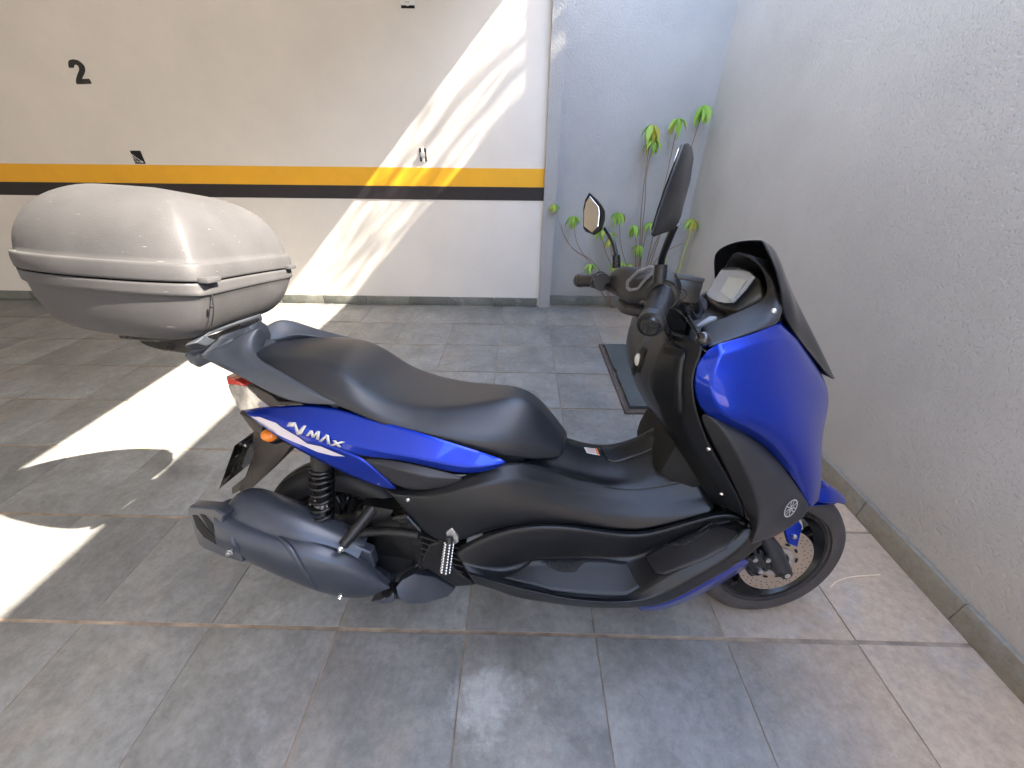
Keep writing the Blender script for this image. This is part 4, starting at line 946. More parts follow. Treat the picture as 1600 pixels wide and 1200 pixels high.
# tree beyond the side wall: its leaves break the sunlight on the garage wall
def big_tree():
    t = empty('shade_tree', (3.5, -.5, 0))
    tag(t, 'large leafy tree beyond the right wall, its shadow dappling the white wall', 'tree')
    mb = mat('tree bark', (.12, .09, .07), .85)
    bm = bmesh.new()
    add_tube(bm, [Vector(p) for p in ((0, 0, 0), (.05, .05, 1.5), (0, .1, 3.2), (-.1, .2, 4.6), (-.2, .3, 6))], [.16, .13, .1, .06, .02], 12)
    finish(bm, 'trunk', mb, t)
    tr = random.Random(5)
    limbs = []
    bm = bmesh.new()
    for i in range(26):
        a = tr.uniform(0, 6.28); z0 = tr.uniform(3.4, 5.4)
        e = Vector((-.3 + math.cos(a) * tr.uniform(.5, 1.7), .15 + math.sin(a) * tr.uniform(.3, .75), z0 + tr.uniform(.2, 1.0)))
        p0 = Vector((0, .1, z0))
        mid = (p0 + e) / 2 + Vector((0, 0, .15))
        add_tube(bm, [p0, mid, e], [.035, .02, .006], 6)
        limbs.append((p0, mid, e))
    finish(bm, 'limbs', mb, t)
    bm = bmesh.new()
    for i in range(4300):
        p0, mid, e = tr.choice(limbs)
        k = tr.uniform(.35, 1.1)
        c = p0.lerp(e, k) + Vector((tr.gauss(0, .22), tr.gauss(0, .16), tr.gauss(0, .2)))
        s = tr.uniform(.020, .042)
        ax = Vector((tr.uniform(-1, 1), tr.uniform(-1, 1), tr.uniform(-.6, .6))).normalized()
        b = ax.orthogonal().normalized()
        b.rotate(Matrix.Rotation(tr.uniform(0, 6.28), 3, ax))
        vs = [bm.verts.new(c + ax * s), bm.verts.new(c + b * s * .42), bm.verts.new(c - ax * s), bm.verts.new(c - b * s * .42)]
        bm.faces.new(vs)
    cr = finish(bm, 'crown', M_LEAF, t, smooth=False)
    cr['kind'] = 'stuff'
    return t
tree = big_tree()

# ------------------------------------------------------------------ scooter
SC = empty('scooter')
bmx = Matrix.Identity(4)
for i in range(3):
    bmx[i][0], bmx[i][1], bmx[i][2], bmx[i][3] = BIKE_FORWARD[i], BIKE_LEFT[i], BIKE_UP[i], BIKE_ORIGIN[i]
SC.matrix_world = bmx
tag(SC, 'blue and black step-through scooter with a large grey top case, parked on the slate floor', 'scooter')
H = SHAPES
V = Vector

# wheels
def wheel(name, cx, R, tyre_w, rim_r, head, disc_side=True, disc_r=.112, rubber=None):
    w = empty(name, (cx, 0, R)); w.parent = SC
    w.rotation_euler = (0, 0, head)
    hw = tyre_w / 2
    prof = []
    tread = [(R, 0), (R - .0005, .010), (R - .006, .0105), (R - .006, .0135), (R - .0015, .014), (R - .004, .026), (R - .009, .0265), (R - .010, .0295), (R - .006, .030), (R - .013, hw * .8), (R - .026, hw * .97), (R - .040, hw), (R - .058, hw * .93), (rim_r + .008, hw * .78), (rim_r, hw * .72), (rim_r - .004, hw * .6)]
    prof = [(r, -x) for r, x in reversed(tread)] + tread[1:]
    ty = lathe('tyre', prof, (0, 0, 0), (0, 1, 0), rubber or M_RUBBER, w, 96, True)
    rp = [(rim_r + .004, hw * .74), (rim_r + .002, hw * .80), (rim_r - .008, hw * .80), (rim_r - .014, hw * .62), (rim_r - .026, hw * .4), (rim_r - .026, -hw * .4), (rim_r - .014, -hw * .62), (rim_r - .008, -hw * .80), (rim_r + .002, -hw * .80), (rim_r + .004, -hw * .74), (rim_r - .006, -hw * .5), (rim_r - .012, 0), (rim_r - .006, hw * .5)]
    rim = lathe('rim', rp, (0, 0, 0), (0, 1, 0), M_SATIN, w, 72, True)
    for k in range(5):
        a = 2 * math.pi * k / 5 + .3
        bm = bmesh.new()
        for da in (-.17, .17):
            p0 = Vector((math.cos(a) * .03, -.005, math.sin(a) * .03)); p1 = Vector((math.cos(a + da * .3) * .09, -.012, math.sin(a + da * .3) * .09)); p2 = Vector((math.cos(a + da) * (rim_r - .018), -.006, math.sin(a + da) * (rim_r - .018)))
            add_tube(bm, [p0, p1, p2], [.014, .010, .011], 8)
        finish(bm, 'spoke', M_SATIN, w)
    lathe('hub', [(0, -.05), (.03, -.05), (.036, -.03), (.036, .03), (.03, .05), (0, .05)], (0, 0, 0), (0, 1, 0), M_ENGINE, w, 32, False)
    if disc_side:
        r0 = disc_r * .66
        d = lathe('brake_disc', [(r0, -.0575), (disc_r, -.0575), (disc_r, -.0615), (r0, -.0615)], (0, 0, 0), (0, 1, 0), M_DISC, w, 72, True)
        bm = bmesh.new()
        for k in range(30):
            for q in range(3):
                a = 2 * math.pi * (k + q * .33) / 30
                if (k % 3) == 2 and q == 1:
                    continue
                rr = disc_r * (.76 + .085 * q)
                m_ = Matrix.Translation((math.cos(a) * rr, -.0618, math.sin(a) * rr)) @ Matrix.Rotation(math.pi / 2, 4, 'X')
                bmesh.ops.create_circle(bm, cap_ends=True, segments=10, radius=.0021, matrix=m_)
        ho = finish(bm, 'disc_hole', M_HOLE, w, smooth=False)
        ho['kind'] = 'stuff'
        lathe('disc_carrier', [(.035, -.054), (r0 + .003, -.057), (r0 + .003, -.062), (.035, -.06)], (0, 0, 0), (0, 1, 0), M_DISC, w, 48, True)
        for k in range(10):
            a = 2 * math.pi * k / 10
            bm = bmesh.new()
            c = Vector((math.cos(a) * r0 * .84, -.0632, math.sin(a) * r0 * .84))
            bmesh.ops.create_circle(bm, cap_ends=True, segments=16, radius=.0075, matrix=Matrix.Translation(c) @ Matrix.Rotation(-a, 4, 'Y') @ Matrix.Diagonal((.55, 1, 1.25, 1)) @ Matrix.Rotation(math.pi / 2, 4, 'X'))
            finish(bm, 'disc_window', M_HOLE, w, smooth=False)
        lathe('abs_ring', [(.036, -.063), (.05, -.063), (.05, -.066), (.036, -.066)], (0, 0, 0), (0, 1, 0), M_ALU, w, 48, True)
        lathe('axle_nut', [(0, -.10), (.009, -.10), (.011, -.096), (.011, -.05), (0, -.05)], (0, 0, 0), (0, 1, 0), M_ALU, w, 6, False, 20)
    return w
fwheel = wheel('front_wheel', 1.304, .235, .107, .168, math.radians(4.6))
rwheel = wheel('rear_wheel', 0.0, .249, .127, .170, 0, True, .10, M_RUBBERD)

# front fork legs, caliper, fender
for side in (-1, 1):
    tube('fork_leg', [(1.075, side * .082, .60), (1.235, side * .088, .345), (1.262, side * .09, .305), (1.312, side * .09, .228)], [.019, .019, .026, .024], M_DARK, SC, 20)
tube('axle', [(1.308, -.118, .235), (1.308, .118, .235)], .009, M_CHROME, SC, 6)
tube('axle_collar', [(1.308, -.113, .235), (1.308, -.07, .235)], .017, M_ENGINE, SC, 16)
cal = box('brake_caliper', (1.222, -.085, .262), (.062, .042, .085), M_ENGINE, SC, Matrix.Rotation(math.radians(-30), 3, 'Y'), .010)
box('caliper_body', (1.205, -.112, .285), (.045, .028, .055), M_ENGINE, cal, Matrix.Rotation(math.radians(-30), 3, 'Y'), .009)
for c in ((1.192, -.13, .305), (1.218, -.128, .262), (1.235, -.12, .295)):
    lathe('caliper_bolt', [(0, -.006), (.007, -.006), (.008, .0), (.008, .006), (0, .006)], c, (0, 1, 0), M_ALU, cal, 8, False, 20)
tube('brake_hose', [(1.2, -.12, .31), (1.17, -.13, .36), (1.15, -.12, .43), (1.12, -.1, .5)], .006, M_SATIN, SC, 10, 2)
tube('speed_sensor_wire', [(1.26, -.1, .25), (1.22, -.12, .23), (1.185, -.12, .27), (1.16, -.12, .35)], .004, M_SATIN, SC, 8, 2)
slab('fork_guard', H['fork_guard'], (0, .012, 0), M_BLUE, SC, .003)
gp = H['fork_guard']
gc = V((sum(p[0] for p in gp) / len(gp), gp[0][1] - .004, sum(p[2] for p in gp) / len(gp) - .008))
lathe('guard_bolt', [(0, -.004), (.005, -.004), (.0075, 0), (.0075, .004), (0, .004)], gc, (0, 1, 0), M_ALU, SC, 12, False)
# fender: arched shell over the tyre
bm = bmesh.new()
rows = []
a0, a1 = math.radians(44), math.radians(132)
for i in range(19):
    a = a0 + (a1 - a0) * i / 18
    t = i / 18
    hw = .074 * min(1, (.30 + t * 2.6))
    rr = .262
    row = []
    for j in range(9):
        y = (j / 4 - 1)
        rad = rr + .006 * (1 - y * y) - (.035 if abs(y) > .99 else (.010 if abs(y) > .7 else 0)) * min(1, .3 + 2 * t)
        x_ = math.cos(a) * rad; z_ = math.sin(a) * rad
        row.append(bm.verts.new((1.304 + x_, y * hw, .235 + z_)))
    rows.append(row)
for a, b in zip(rows, rows[1:]):
    for j in range(8):
        bm.faces.new((a[j], a[j + 1], b[j + 1], b[j]))
bmesh.ops.recalc_face_normals(bm, faces=bm.faces)
fe = finish(bm, 'front_fender', M_BLUE, SC)
so = fe.modifiers.new('sol', 'SOLIDIFY'); so.thickness = .003
sb = fe.modifiers.new('sub', 'SUBSURF'); sb.levels = sb.render_levels = 1
slab('fender_tip', H['fender_side'], (0, .05, 0), M_BLUE, SC, .006)

# body panels
seat, = loft('seat', H['seat'], M_SEAT, SC, {1: .42, 3: .3}, None, 'sym', .01)
tpu = loft('tail_panel', H['tail_panel_upper'], M_BLUE, SC, {1: .75, 2: .5})
tpl = loft('tail_panel', H['tail_panel_lower'], M_BLUE, SC, {0: .5})
for o in (*tpu, *tpl):
    o['label'] = 'blue painted tail panel'
loft('side_insert', H['side_insert'], M_DARK, SC, {1: .9})
loft('grab_rail', H['grab_arm'], M_GREY, SC, {1: .3, 2: .4, 3: .8}, None, 'single', .006)
loft('grab_rail', H['grab_arm_far'], M_GREY, SC, {1: .4, 3: .6}, None, 'single', .006)
sc_ = loft('side_cover', H['side_cover'], M_BLACK, SC, {1: .4, 2: .7})
fb_ = loft('footboard', H['footboard'], M_BLACK, SC, {1: .35, 2: .55, 3: .75, 4: .5, 5: .7})
loft('belly_panel', H['belly_panel'], M_BLUE, SC, {1: .6})
tn_, = loft('centre_tunnel', H['tunnel'], M_BLACK, SC, {2: .3}, None, 'sym')
ls_ = loft('leg_shield', H['leg_shield'], M_BLACK, SC, {2: .3, 3: .6, 4: .5})
ap_ = loft('side_apron', H['side_apron'], M_DARK, SC, {1: .5, 3: .85}, None, 'pair', .004)
fp_, = loft('front_panel', H['front_panel'], M_BLUE, SC, {5: .9}, {1: .95}, 'sym')
cc_ = loft('cockpit_cover', H['cockpit_cover'], M_DARK, SC, {2: .6, 4: .25}, None, 'pair')[0]
# inner masses so that nothing shows through the shells
body = empty('frame', (0, 0, 0)); body.parent = SC
box('battery_box', (.75, 0, .38), (.62, .26, .22), M_HOLE, body, None, .03)
box('storage_bin', (.28, 0, .60), (.56, .22, .16), M_HOLE, body, None, .04)
box('front_frame', (1.03, 0, .72), (.16, .26, .42), M_HOLE, body, Matrix.Rotation(math.radians(20), 3, 'Y'), .05)
tube('steering_head', [(1.08, 0, .55), (.90, 0, .98)], .04, M_HOLE, body)
# floor of the cockpit below the bars
slab('cockpit_floor', [(.93, -.12, .905), (1.10, -.13, .97), (1.11, 0, .99), (1.10, .13, .97), (.93, .12, .905), (.90, 0, .90)], (0, 0, -.01), M_DARK, SC, .004)

# panel that closes the gap between the leg shield and the cockpit
lt = [V(r[0]) for r in H['leg_shield']][2:]
lt = [V((lt[0].x, 0, lt[0].z))] + lt
bk = [V(p) for p in ((.985, 0, .94), (.985, -.05, .935), (.975, -.11, .925), (.965, -.16, .918), (.945, -.215, .905))]
loft('inner_cover', [[p + V((.004, 0, -.012)), p.lerp(q, .5) + V((0, 0, -.010)), q + V((0, 0, -.010))] for p, q in zip(lt, bk)], M_SATIN, SC, {}, None, 'sym', .003, 2, out=(0, 0, 1))
# windscreen
loft('windscreen', H['windscreen'], M_SMOKE, SC, {3: .5}, None, 'sym', .003)

# seams and details on panels
mr = lay_on('floor_mat', H['mat_rear'], fb_[:1], M_MAT, SC, (0, .45, -1), .002, 3, .002)
mf = lay_on('floor_mat', H['mat_front'], fb_[:1], M_MAT, SC, (.3, .45, -.9), .002, 3, .002)
def ribs(outline, targets, parent, n, direction):
    a, b = V(outline[0]), V(outline[1])
    pts = [V(p) for p in outline]
    lowp = pts[2:]
    bm = bmesh.new()
    def lower(t):
        # walk along the lower boundary from the start corner to the end corner
        path = [pts[0]] + list(reversed(lowp)) + [pts[1]]
        ds = [0]
        ab = (b - a); L2 = ab.length_squared
        ts = [max(0, min(1, (p - a).dot(ab) / L2)) for p in path]
        for p, q, t0, t1 in zip(path, path[1:], ts, ts[1:]):
            if t0 <= t <= t1 and t1 > t0:
                return p.lerp(q, (t - t0) / (t1 - t0))
        return path[1]
    for i in range(n):
        t = .03 + .94 * i / (n - 1)
        p, q = a.lerp(b, t), lower(t)
        ps = [snap(p.lerp(q, k), targets, direction, .0078)[0] for k in (0, .33, .66, 1)]
        add_tube(bm, ps, [.0016] * 4, 5)
    o = finish(bm, 'mat_ribs', M_DARK, parent)
    return o
ribs(H['mat_rear_ribs'], [fb_[0]], mr, 26, (0, .45, -1))
ribs(H['mat_front_ribs'], [fb_[0]], mf, 26, (.3, .45, -.9))
lay_on('tank_lid', H['tank_lid'], [tn_], M_BLACK, SC, (0, .2, -1), .003, 3, .002)
stk = lay_on('warning_sticker', H['sticker'], [tn_], M_WHITE, SC, (0, .2, -1), .0015, 2)
P_ = [V(p) for p in H['sticker']]
def inq(u, v): return (P_[0].lerp(P_[1], u)).lerp(P_[3].lerp(P_[2], u), v)
lay_on('sticker_band', [inq(.8, .02), inq(.98, .02), inq(.98, .98), inq(.8, .98)], [tn_], M_ORANGE, stk, (0, .2, -1), .003, 1)
lay_on('sticker_band', [inq(.05, .45), inq(.72, .45), inq(.72, .55), inq(.05, .55)], [tn_], M_ORANGE, stk, (0, .2, -1), .003, 1)
for r in (.14, .26, .68, .8):
    lay_on('sticker_text', [inq(.08, r), inq(.72, r), inq(.72, r + .05), inq(.08, r + .05)], [tn_], mat('grey print', (.3, .3, .3), .6), stk, (0, .2, -1), .003, 1)
lay_on('swoosh_stripe', H['swoosh'], [tpu[0], tpl[0]], M_STRIPE, SC, (0, 1, 0), .0016, 2)
for p in H['letters']:
    lay_on('lettering', p, [tpu[0], tpl[0]], M_CHROME if False else M_SILVER, SC, (0, 1, 0), .0024, 1, .001)
lay_on('storage_door', H['door'], [ls_[0]], M_BLACK, SC, (.75, .65, 0), .003, 3, .002)
lay_on('door_handle', H['handle'], [ls_[0]], M_HOLE, SC, (.75, .65, 0), .0062, 2)

# emblem: ring with three crossed tuning forks
ec, en = snap(H['emblem'][0], [ap_[0]], (0, 1, 0), .002)
em = empty('emblem', ec); em.parent = SC
em.rotation_euler = (-en).to_track_quat('Y', 'Z').to_euler()
bm = bmesh.new()
def ring(bm, r0, r1, y, n=48):
    a = [bm.verts.new((math.cos(2 * math.pi * k / n) * r0, y, math.sin(2 * math.pi * k / n) * r0)) for k in range(n)]
    b = [bm.verts.new((math.cos(2 * math.pi * k / n) * r1, y, math.sin(2 * math.pi * k / n) * r1)) for k in range(n)]
    for k in range(n):
        bm.faces.new((a[k], a[(k + 1) % n], b[(k + 1) % n], b[k]))
ring(bm, .0205, .0235, -.0012)
def bar(bm, ang, x0, x1, z0, z1, y=-.0012):
    c, s = math.cos(ang), math.sin(ang)
    q = [(x0, z0), (x1, z0), (x1, z1), (x0, z1)]
    bm.faces.new([bm.verts.new((x * c - z * s, y, x * s + z * c)) for x, z in q])
for i in range(3):
    a = math.radians(90 + 120 * i)
    y = -.0012 - .0002 * i
    bar(bm, a, -.0205, .006, -.0011, .0011, y)
    bar(bm, a, .006, .008, -.0050, .0050, y)
    for z in (-.0042, 0.0, .0042):
        if z:
            bar(bm, a, .008, .0185, z - .0011, z + .0011, y)
finish(bm, 'emblem_mark', M_SILVER, em, smooth=False)

# screws on the covers
for c, r in zip([H['bolts_cover'][0], H['bolts_cover'][1]], (.0055, .0055)):
    p, n = snap(c, [ls_[0], ap_[0], sc_[0]], (0, 1, 0), .001)
    lathe('screw', [(0, -.0035), (r * .5, -.0035), (r, -.001), (r, .002), (0, .002)], p, n * -1, M_CHROME, SC, 16, False)
for c in H['bolts_cover'][2:3]:
    p, n = snap(c, [sc_[0]], (0, 1, 0), .001)
    lathe('screw', [(0, -.003), (.003, -.003), (.0055, 0), (.0055, .002), (0, .002)], p, n * -1, M_CHROME, SC, 16, False)

# tail lamp, number plate, indicator
TL = empty('tail_lamp', (0, 0, 0)); TL.parent = SC
slab('clear_lens', H['clear_lens'], (.01, .10, 0), M_CLEAR, TL, .006, dome=0)
slab('red_lens', H['red_lens'], (.01, .08, 0), M_RED, TL, .005)
slab('lamp_bezel', H['lamp_bezel'], (.01, .10, 0), M_GUARD, TL, .004)
slab('tail_block', H['stay_block'], (.0, .10, 0), M_GUARD, SC, .006)
slab('plate_stay', H['stay'], (.0, .10, 0), M_GUARD, SC, .006)
slab('plate_stay_end', H['stay_fork'], (.0, .04, 0), M_GUARD, SC, .003)
pl = [V(p) for p in H['plate']]
pn = (pl[1] - pl[0]).cross(pl[3] - pl[0]).normalized()
if pn.x < 0: pn = -pn
plate = slab('number_plate', pl, -pn * .0015, M_GLOSSBLACK, SC, .0006)
pr = random.Random(4)
ex, ez = (pl[1] - pl[0]), (pl[3] - pl[0])
M_EMB = mat('worn embossing', (.25, .25, .26), .4)
for k in range(7):
    for seg in range(3):
        uu, vv = .1 + .12 * k + pr.uniform(0, .06), .3 + pr.uniform(0, .4)
        w_, h_ = (.05, .012) if pr.random() < .5 else (.012, .14)
        bm = bmesh.new()
        bm.faces.new([bm.verts.new(pl[0] + ex * a + ez * b + pn * .0012) for a, b in [(uu, vv), (uu + w_, vv), (uu + w_, vv + h_), (uu, vv + h_)]])
        finish(bm, 'embossing', M_EMB, plate, smooth=False)
box('plate_bracket', pl[0].lerp(pl[1], .3) + ez * .12 + pn * .006, (.012, .05, .010), M_ALU, SC, None, .002)
wk = V(H['winker'][0])
wi = empty('indicator', (0, 0, 0)); wi.parent = SC
ball('indicator_lens', wk, .022, M_AMBER, wi, (1.0, .8, .8))
ball('indicator_housing', wk + V((.004, .012, -.008)), .025, M_SATIN, wi, (1.05, .9, .85))
wi2 = empty('indicator', (0, 0, 0)); wi2.parent = SC
ball('indicator_lens', (wk.x, -wk.y, wk.z), .022, M_AMBER, wi2, (1.0, .8, .8))
ball('indicator_housing', (wk.x + .004, -wk.y - .012, wk.z - .008), .025, M_SATIN, wi2, (1.05, .9, .85))
# seat base and tail floor between the grab rails
loft('tail_centre', [
    [(-.205, 0, .862), (-.15, 0, .858), (-.10, 0, .835), (-.06, 0, .79)],
    [(-.20, -.05, .86), (-.15, -.055, .855), (-.12, -.06, .83), (-.08, -.07, .79)],
    [(-.19, -.085, .845), (-.15, -.095, .84), (-.12, -.11, .81), (-.07, -.12, .77)]], M_GREY, SC, {}, None, 'sym', .004, 2)
slab('under_tail', [(-.13, -.04, .80), (-.04, -.11, .75), (.2, -.14, .66), (.2, -.14, .60), (-.04, -.10, .66), (-.11, -.04, .73)], (0, .12, 0), M_SATIN, SC, .01)

# rear suspension
def spring(side):
    a, b = V(H['misc']['shock0']), V(H['misc']['shock1'])
    a.y *= -side; b.y *= -side
    sp = empty('rear_shock', (0, 0, 0)); sp.parent = SC
    ax = (b - a).normalized(); L_ = (b - a).length
    e1 = ax.orthogonal().normalized(); e2 = ax.cross(e1)
    pts = []
    turns = 9.5
    n = 190
    for i in range(n + 1):
        t = i / n
        h = .12 + .76 * (t ** 1.45)
        an = turns * 2 * math.pi * t
        pts.append(a + ax * L_ * h + (e1 * math.cos(an) + e2 * math.sin(an)) * .0275)
    bm = bmesh.new()
    add_tube(bm, pts, [.0052] * len(pts), 8)
    finish(bm, 'coil_spring', M_SATIN, sp)
    tube('damper_rod', [a, a + ax * L_ * .95], .008, M_ALU, sp, 14)
    tube('damper_body', [a + ax * L_ * .02, a + ax * L_ * .52], .017, M_ENGINE, sp, 18)
    tube('spring_seat', [a - ax * .012, a + ax * L_ * .12], .027, M_ENGINE, sp, 20)
    tube('spring_seat', [a + ax * L_ * .88, a + ax * L_ * .95], .027, M_ENGINE, sp, 20)
    tube('shock_eye', [b - ax * .01, b + ax * .02], .014, M_ENGINE, sp, 14)
spring(-1); spring(1)

# engine and swingarm
slab('swingarm', H['swingarm'], (0, .05, 0), M_ENGINE, SC, .014, seg=3)
slab('swingarm_guard', H['bracket'], (0, .03, 0), M_SHIELD, SC, .004)
slab('engine_cover', H['engine_cover'], (0, .05, 0), M_BLACK, SC, .006)
slab('inner_cover', H['air_case'], (0, .05, 0), M_SATIN, SC, .008)
en_ = empty('engine', (0, 0, 0)); en_.parent = SC
box('crankcase', (.23, .0, .30), (.30, .20, .20), M_ENGINE, en_, Matrix.Rotation(.15, 3, 'Y'), .03)
box('transmission_case', (.10, .12, .27), (.42, .09, .14), M_ENGINE, en_, None, .03)
tube('engine_mount', [(.05, -.13, .33), (.16, -.14, .37), (.27, -.14, .36)], [.012, .012, .014], M_ENGINE, en_, 12, 1)
for z in (.27, .29, .31, .33, .35):
    box('cooling_fin', (.335, -.115, z), (.12, .09, .005), M_ENGINE, en_, Matrix.Rotation(.35, 3, 'Y'), .001)
tube('muffler_hanger', [V(H['bolts_muffler'][0]) + V((0, .008, 0)), V(H['bolts_muffler'][0]) + V((.05, .09, .05))], [.013, .017], M_ENGINE, SC, 16)
tube('side_stand', [(.45, .12, .22), (.42, .26, .04)], .012, M_SATIN, SC, 10)

# exhaust
mu, = loft('muffler', H['muffler'] + [H['muffler'][0]], M_SHIELD, SC, {1: .9, 2: .6, 3: .8, 5: .15}, None, 'single', 0, out=(0, -1, .3))
tube('muffler_can', [(-.215, -.15, .453), (-.205, -.15, .448), (-.185, -.15, .438), (-.15, -.15, .42), (-.05, -.15, .37), (.1, -.14, .29)], [.030, .046, .057, .062, .066, .05], M_SHIELD, SC, 28, 1)
ec_ = slab('muffler_end_cap', H['end_cap'], (.0, .035, -.006), M_SHIELD, SC, .006, seg=3)
for nme in ('slot_a', 'slot_b'):
    slab('end_cap_slot', [V(p) for p in H[nme]], (0, .001, 0), M_HOLE, ec_, .0)
for nme in ('shield_rib_a', 'shield_rib_b'):
    ps = [snap(p, [mu], (0, 1, 0), .001)[0] for p in H[nme]]
    tube('shield_rib', ps, [.003, .007, .0075, .006, .003], M_SHIELD, mu, 8, 2)
for p in H['bolts_muffler']:
    q_, n_ = V(p), V((0, -1, 0))
    lathe('muffler_bolt', [(0, -.008), (.004, -.008), (.0055, -.005), (.0055, 0), (.0085, 0), (.0085, .006), (0, .006)], q_ + V((0, -.004, 0)), (0, 1, 0), M_CHROME, mu, 12, False, 25)
tube('exhaust_pipe', H['header'], [.022, .022, .021, .02], M_SATIN, SC, 14, 2)
slab('pipe_guard', H['header_cover'], (0, .04, -.01), M_SHIELD, SC, .004, seg=3, dome=.006)
slab('pipe_guard', H['header_tip'], (0, .04, -.01), M_SHIELD, SC, .006, seg=3)

# passenger foot peg
p0, p1 = V(H['misc']['peg0']), V(H['misc']['peg1'])
fp = empty('foot_peg', (0, 0, 0)); fp.parent = SC
d_ = (p1 - p0)
tube('peg_bar', [p0, p1], [.009, .011], M_ENGINE, fp, 8)
bm = bmesh.new()
dn = d_.normalized(); ee = dn.orthogonal().normalized(); e2 = dn.cross(ee)
for k in range(11):
    for m_ in range(6):
        a = m_ * math.pi / 3
        c = p0 + d_ * (.18 + .078 * k) + (ee * math.cos(a) + e2 * math.sin(a)) * .0115
        bmesh.ops.create_icosphere(bm, subdivisions=1, radius=.0038, matrix=Matrix.Translation(c))
finish(bm, 'peg_studs', M_CHROME, fp)
slab('peg_bracket', [p0 + V((-.01, 0, .015)), p0 + V((.006, 0, .03)), p0 + V((.022, 0, .006)), p0 + V((.022, 0, -.015)), p0 + V((.0, 0, -.03))], (0, .012, 0), M_ALU, fp, .002)

# instruments
PT_S = V(H['pts']['cscrew'])
mb = slab('instrument_panel', H['meter_body'], (.035, 0, -.045), M_BEZEL, SC, .006, seg=3)
g_ = [V(p) for p in H['meter_glass']]
gn = (g_[8 % len(g_)] - g_[0]).cross(g_[3] - g_[0]).normalized()
if gn.z < 0: gn = -gn
slab('instrument_window', [p + gn * .004 for p in g_], -gn * .003, M_GLASS, mb, .001)
lc = [V(p) + gn * .006 for p in H['meter_lcd']]
slab('display', lc, -gn * .002, M_LCD, mb, .0)
kp = slab('ignition_plate', [V(p) + V((0, 0, .004)) for p in H['key_plate']], (0, 0, -.006), M_TRIM, SC, .002)
p_, n_ = snap(PT_S, [cc_], (0, 1, -.5), .001)
lathe('screw', [(0, -.003), (.003, -.003), (.006, 0), (.006, .002), (0, .002)], p_, n_ * -1, M_ALU, SC, 16, False)

# handlebar with grips, levers, mirrors
PT = {k: V(v) for k, v in H['pts'].items()}
hb = empty('handlebar', (0, 0, 0)); hb.parent = SC
ro, ri, lo, li = PT['gripR_out'], PT['gripR_in'], PT['gripL_out'], PT['gripL_in']
def grip(o_, i_):
    ax = (i_ - o_).normalized()
    L_ = (i_ - o_).length
    prof = [(0, 0), (.008, .000), (.009, -.004), (.014, -.006), (.0185, -.003), (.0195, .008), (.019, .016), (.0165, .018), (.0165, .020)]
    g = L_
    n = 18
    for k in range(n):
        a = .022 + (g - .03) * k / n
        prof += [(.0168, a), (.0178, a + .001), (.0178, a + .0035), (.0168, a + .0045)]
    prof += [(.0185, g - .006), (.0235, g - .004), (.0235, g + .004), (0, g + .004)]
    prof = [(r * 1.13, x) for r, x in prof]
    return lathe('grip', prof, o_, ax, M_BLACK, hb, 32, False, 30)
grip(ro, ri); grip(lo, li)
tube('bar_end', [ro - (ri - ro).normalized() * .012, ro + (ri - ro).normalized() * .004], [.013, .019], M_SATIN, hb, 24)
tube('bar_tube', [ri, ri + V((.03, .08, -.02)), (.86, 0, .97), li + V((.03, -.08, -.02)), li], .0115, M_SATIN, hb, 12, 1)
axr = (ri - ro).normalized()
tube('switch_housing', [ri - axr * .004, ri + axr * .045], [.030, .030], M_SATIN, hb, 24)
box('switch_block', ri + axr * .045 + V((.004, .004, -.012)), (.05, .05, .062), M_SATIN, hb, None, .009)
tube('switch_housing', [li, li + V((.0, -.05, .0))], [.024, .025], M_SATIN, hb, 24)
for dz in (-.014, 0, .016):
    box('switch_button', li + V((-.022, -.02, dz)), (.012, .02, .010), M_ENGINE, hb, None, .003)
res = box('brake_reservoir', PT['res'] + V((0, 0, -.006)), (.050, .062, .042), M_SATIN, hb, Matrix.Rotation(.12, 3, 'Y'), .005)
box('reservoir_cap', PT['res'] + V((0, 0, .018)), (.054, .066, .008), M_DARK, res, Matrix.Rotation(.12, 3, 'Y'), .002)
lathe('sight_glass', [(0, -.003), (.009, -.003), (.011, 0), (.011, .003), (0, .003)], PT['res'] + V((-.014, -.034, -.012)), (0, 1, 0), M_SATIN, res, 20, False)
tube('brake_lever', [PT['lev_0'], PT['lev_a'] + V((0, 0, .004)), PT['lev_a'], PT['lev_a'].lerp(PT['lev_b'], .5), PT['lev_b']], [.008, .007, .0055, .0038, .0035], M_SATIN, hb, 12, 1)
ball('lever_ball', PT['ball'], .0125, M_GLOSSBLACK, hb)
lathe('cable_ring', [(.022, -.012), (.033, -.014), (.033, .014), (.022, .012)], (PT['ring'].x - .006, PT['ring'].y + .02, PT['ring'].z - .005), (.7, -.6, .4), M_SATIN, hb, 32, True)
tube('brake_hose', [PT['lev_0'] + V((.01, .03, .0)), PT['lev_0'] + V((.05, .05, -.03)), (.93, -.06, .9), (.97, 0, .85)], .006, M_SATIN, hb, 10, 2)
tube('throttle_cable', [ri + V((.01, .03, -.03)), ri + V((.03, .03, -.08)), (.9, -.1, .9)], .006, M_SATIN, hb, 10, 2)
# left twin lever
tube('brake_lever', [li + V((.02, -.03, 0)), li + V((.06, -.01, -.01)), lo + V((.07, -.03, -.02))], [.009, .008, .0055], M_ALU, hb, 10, 1)
